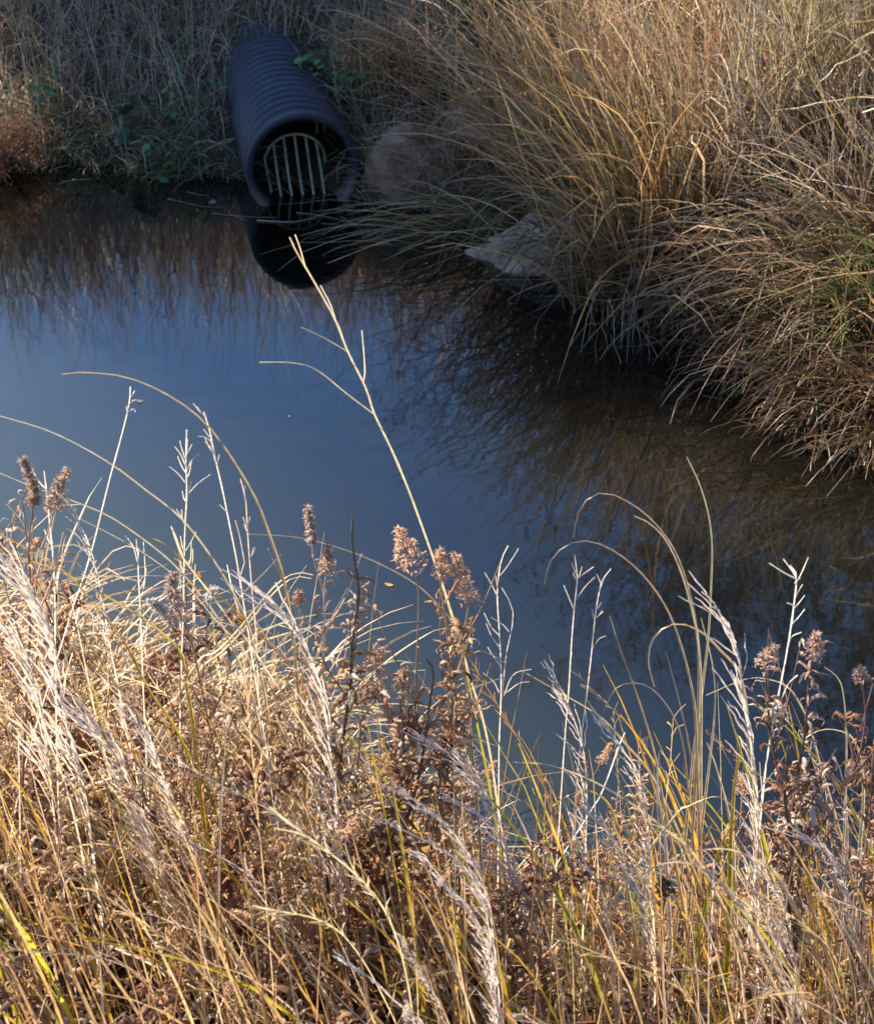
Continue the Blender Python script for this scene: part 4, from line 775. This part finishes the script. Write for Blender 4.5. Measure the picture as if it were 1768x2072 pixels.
goldenrod(Z7([(1668, 1050), (1690, 1160), (1700, 1300), (1670, 1480), (1610, 1620), (1530, 1760), (1450, 1880), (1380, 1980)]) + [(1610, 1850)], 1.98, 'purple brown stem curving up to a small claw shaped head', 8, .05, (.03, .015, (.40, .27, .22)), 3, (.3, .8), LG, (.17, .10, .09), .003)
goldenrod(Z7([(1745, 1400), (1730, 1600), (1720, 1800), (1700, 2000)]) + [(1740, 1900)], 2.0, 'brown leafy goldenrod cut by the right edge', 90, .06, None, 3, (.05, .98), LR, BRN, .003)
goldenrod(ZB([(560, 800), (558, 880), (545, 1000), (540, 1200), (535, 1500)]), 1.85, 'stalk with a dark round spiky seed head', 12, .04, (.035, .02, (.10, .065, .035)), 0, (.1, .7), LB, BRN, .003)

# repeats in the thicket: six kinds, then copies with parts
def proto(k):
    H = .62; Q = smooth_path([(0, 0, 0), (RNG.normal(0, .03), RNG.normal(0, .03), H * .35), (RNG.normal(0, .06), RNG.normal(0, .06), H * .7), (RNG.normal(0, .1), RNG.normal(0, .1), H)], 40)
    root = empty('goldenrod_stalk', (0, 0, 0))
    goldenrod_parts(root, Q, [LB, LR, LB + LG][k % 3], [150, 190, 120, 170, 90, 140][k], [.05, .07, .045, .06, .04, .055][k], (.03, .96), [BRN, DARK, BRN][k % 3], .003, None if k % 2 else (.06, .018, HC), 5, [.3, .36, .28][k % 3])
    return root
def dup(src):
    r = src.copy(); COL.objects.link(r)
    for ch in src.children:
        c = ch.copy(); COL.objects.link(c); c.parent = r
    return r
protos = [proto(k) for k in range(6)]
def near_land(p, dmin=.02):
    df, dn, ins = shore(p[:, 0], p[:, 1]); return (~ins) & (dn < df) & (dn > dmin)
def dens(p):   # thicker at left, thinner by the water gap and right
    x, y = p[:, 0], p[:, 1]; w = np.where(x < -.05, 1.0, np.where(x < .12, .45, .55)); return RNG.random(len(p)) < w
spots = scatter(104, -1.15, 1.2, 1.15, 2.75, lambda p: near_land(p, .1) & dens(p) & (p[:, 1] < np.where(p[:, 0] < 0, 2.6, 2.15)))
for k, (x, y) in enumerate(spots):
    o = protos[k] if k < 6 else dup(protos[k % 6]); o.location = (x, y, gz(x, y) - .01)
    sc = RNG.uniform(.52, .95) * (0.8 if x > 0 else 1) * min(1.0, .35 + .35 * y); o.scale = (sc, sc, sc); o.rotation_euler = (RNG.normal(0, .14), RNG.normal(-.05, .14), RNG.uniform(0, 6.28))
    tag(o, 'dead brown goldenrod with curled leaves packed in the low thicket along the bottom', 'goldenrod', 'goldenrods packed in the low thicket')

# ------------------------------------------------------------------ near bank grass mass
def nk(x0, x1, dmin, y1=9., y0=0.):
    return lambda p: near_land(p, dmin) & (p[:, 0] > x0) & (p[:, 0] < x1) & (p[:, 1] < y1) & (p[:, 1] > y0)
g = Geo()
# matted straw bending over at the left shore
n = 1100; r = roots3(scatter(n, -1.4, -.12, 1.9, 3.1, nk(-1.4, -.12, .0)))
blades(g, r, RNG.normal(1.1, .9, n), RNG.normal(.8, .3, n), RNG.normal(1.8, .5, n), RNG.uniform(.3, .62, n), RNG.uniform(.006, .013, n), pick(STRAW, n), S=9, tipcol=pick([(.62, .52, .35, 1)], n))
n = 1500; r = roots3(scatter(n, -1.4, -.1, 1.9, 3.1, nk(-1.4, -.1, .0)))
blades(g, r, RNG.normal(-1.3, .8, n), RNG.normal(.85, .3, n), RNG.normal(1.7, .5, n), RNG.uniform(.25, .5, n), RNG.uniform(.003, .007, n), pick(STRAW, n), S=9)
n = 900; r = roots3(scatter(n, -1.3, .1, 1.0, 2.4, nk(-1.3, .1, .0)))
blades(g, r, RNG.uniform(0, 6.28, n), RNG.normal(1.1, .35, n), RNG.normal(.9, .6, n), RNG.uniform(.15, .42, n), RNG.uniform(.003, .007, n), pick(STRAW, n), S=8, jit=.09)
# thinner straw at the right
n = 1150; r = roots3(scatter(n, 0.0, 1.5, 1.0, 2.3, nk(0, 1.5, .0)))
blades(g, r, RNG.normal(-1.2, 1.3, n), RNG.normal(1.25, .25, n), RNG.normal(.8, .5, n), RNG.uniform(.15, .45, n), RNG.uniform(.0025, .0065, n), pick(STRAW + [(.34, .32, .05, 1), (.5, .3, .06, 1)], n), S=8, jit=.06)
n = 760; r = roots3(scatter(n, -1.3, 1.3, 1.2, 2.5, lambda p: near_land(p, .02) & (RNG.random(len(p)) < np.where(p[:, 0] < -.05, 1, .45)) & (p[:, 1] < np.where(p[:, 0] < 0, 2.5, 2.05))))
blades(g, r, RNG.normal(-1.4, .9, n), RNG.normal(1.42, .1, n), RNG.normal(.45, .3, n), RNG.uniform(.35, .72, n), RNG.uniform(.003, .006, n), pick(STRAW + [(.58, .34, .10, 3)], n), S=9, jit=.03, tipcol=pick(STRAW, n))
n = 85; r = roots3(scatter(n, -1.1, 1.2, 1.5, 2.2, nk(-1.1, 1.2, .05)))
blades(g, r, RNG.normal(-1.4, .6, n), RNG.normal(1.4, .1, n), RNG.normal(.5, .3, n), RNG.uniform(.4, .75, n), RNG.uniform(.005, .010, n), pick([(.60, .36, .05, 3), (.52, .42, .04, 2), (.34, .36, .03, 1)], n), S=9, jit=.03)
tag(g.build('straw_grass', M_GRASS), 'matted pale straw grass covering the near bank', 'grass', kind='stuff')
# fallen curled leaves between the stalks
g = Geo(); n = 4300; r = scatter(n, -1.2, 1.3, 1.0, 2.9, nk(-1.2, 1.3, .0)); rz = ground(r[:, 0], r[:, 1])
hgt = np.where(r[:, 0] < 0, .30, .16)
for k in range(n):
    c = np.array((LB + LR + LG)[RNG.integers(8)]) * RNG.uniform(.5, 1.1); L_ = RNG.uniform(.025, .065)
    curl_leaf(g, np.array([r[k, 0], r[k, 1], rz[k] + RNG.uniform(0, 1) ** 1.2 * hgt[k]]), RNG.uniform(0, 6.28), L_, L_ * RNG.uniform(.09, .22), RNG.uniform(.2, 4), c, RNG.uniform(0, 1.5))
tag(g.build('leaf_litter', M_LEAF), 'curled brown leaf litter caught among the stalks', 'leaf litter', kind='stuff')
# thin straw stems standing through the mass: countable repeats
def straw_proto(k):
    H = RNG.uniform(.6, .85); lean = RNG.normal(-.12, .1)
    Q = smooth_path([(0, 0, 0), (lean * .2, RNG.normal(0, .02), H * .35), (lean * .6, RNG.normal(0, .03), H * .7), (lean * 1.5, RNG.normal(0, .05), H)], 30)
    root = empty('straw_stalk', (0, 0, 0)); g = Geo(); s = np.linspace(0, 1, 30); c = [STR, CREAM, PINK, OCHRE, STR][k % 5]
    stalk(g, Q, .0016 * (1 - .5 * s), np.array(c)); g.build('stem', M_AWN, root); g = Geo()
    for q in range(16):
        t = RNG.uniform(.6, 1); b = np.array([np.interp(t, s, Q[:, j]) for j in range(3)]); a = RNG.uniform(0, 6.28); L_ = RNG.uniform(.02, .06)
        i0 = min(28, int(t * 29)); d = Q[i0 + 1] - Q[i0]; d /= np.linalg.norm(d); la = np.array([math.sin(a), math.cos(a), 0])
        stalk(g, smooth_path([b, b + (d * .9 + la * .22) * L_ * .5, b + (d * .9 + la * .4) * L_], 6), np.array([.0006, .0006, .0008, .0007, .0009, .0005]), np.array(c))
    g.build('seed_sprays', M_AWN, root); return root
sp = [straw_proto(k) for k in range(8)]
pts = scatter(150, -1.1, 1.15, 1.3, 2.4, lambda p: near_land(p, .06) & (RNG.random(len(p)) < np.where(p[:, 0] < 0, 1, .6)))
for k, (x, y) in enumerate(pts):
    o = sp[k] if k < 8 else dup(sp[k % 8]); o.location = (x, y, gz(x, y) - .01); sc = RNG.uniform(.6, 1.15) * (.72 if x > .05 else 1); o.scale = (sc, sc, sc)
    o.rotation_euler = (RNG.normal(0, .12), RNG.normal(-.08, .15), RNG.normal(0, .6))
    tag(o, 'thin pale straw stalk with a wispy tip rising out of the low thicket', 'straw stalk', 'thin straw stalks in the low thicket')

# ------------------------------------------------------------------ light, sky, camera
SUN_EL, SUN_AZ = math.radians(37), math.radians(-64)       # azimuth from +Y towards +X
sd = Vector((math.cos(SUN_EL) * math.sin(SUN_AZ), math.cos(SUN_EL) * math.cos(SUN_AZ), math.sin(SUN_EL)))
sl = bpy.data.lights.new('sun', 'SUN'); sl.energy = 5.0; sl.angle = math.radians(.55); sl.color = (1, .86, .68)
so = bpy.data.objects.new('sun', sl); COL.objects.link(so); so.rotation_euler = sd.to_track_quat('Z', 'Y').to_euler(); so.location = (6, 4, 8)
w = bpy.data.worlds.new('World'); C.world = w; w.use_nodes = True; nt = w.node_tree
bg = nt.nodes['Background']; sky = nt.nodes.new('ShaderNodeTexSky'); sky.sky_type = 'NISHITA'; sky.sun_disc = False
sky.sun_elevation = SUN_EL; sky.sun_rotation = SUN_AZ; sky.ozone_density = 6.5; sky.dust_density = .1; sky.air_density = 1.0
nt.links.new(sky.outputs[0], bg.inputs['Color']); bg.inputs['Strength'].default_value = .10

cd = bpy.data.cameras.new('camera'); cam = bpy.data.objects.new('camera', cd); COL.objects.link(cam)
cam.location = CAM; cam.rotation_euler = (math.pi / 2 - PITCH, 0, 0)
cd.sensor_fit = 'VERTICAL'; cd.sensor_height = 36; cd.lens = 18 / math.tan(VFOV / 2); cd.clip_start = .05; cd.clip_end = 2000
cd.dof.use_dof = True; cd.dof.focus_distance = 3.1; cd.dof.aperture_fstop = 11
C.camera = cam
C.view_settings.view_transform = 'Standard'; C.view_settings.look = 'None'; C.view_settings.exposure = 1.78; C.view_settings.gamma = 1
C.cycles.use_denoising = True
C.cycles.max_bounces = 8; C.cycles.diffuse_bounces = 3; C.cycles.transmission_bounces = 4
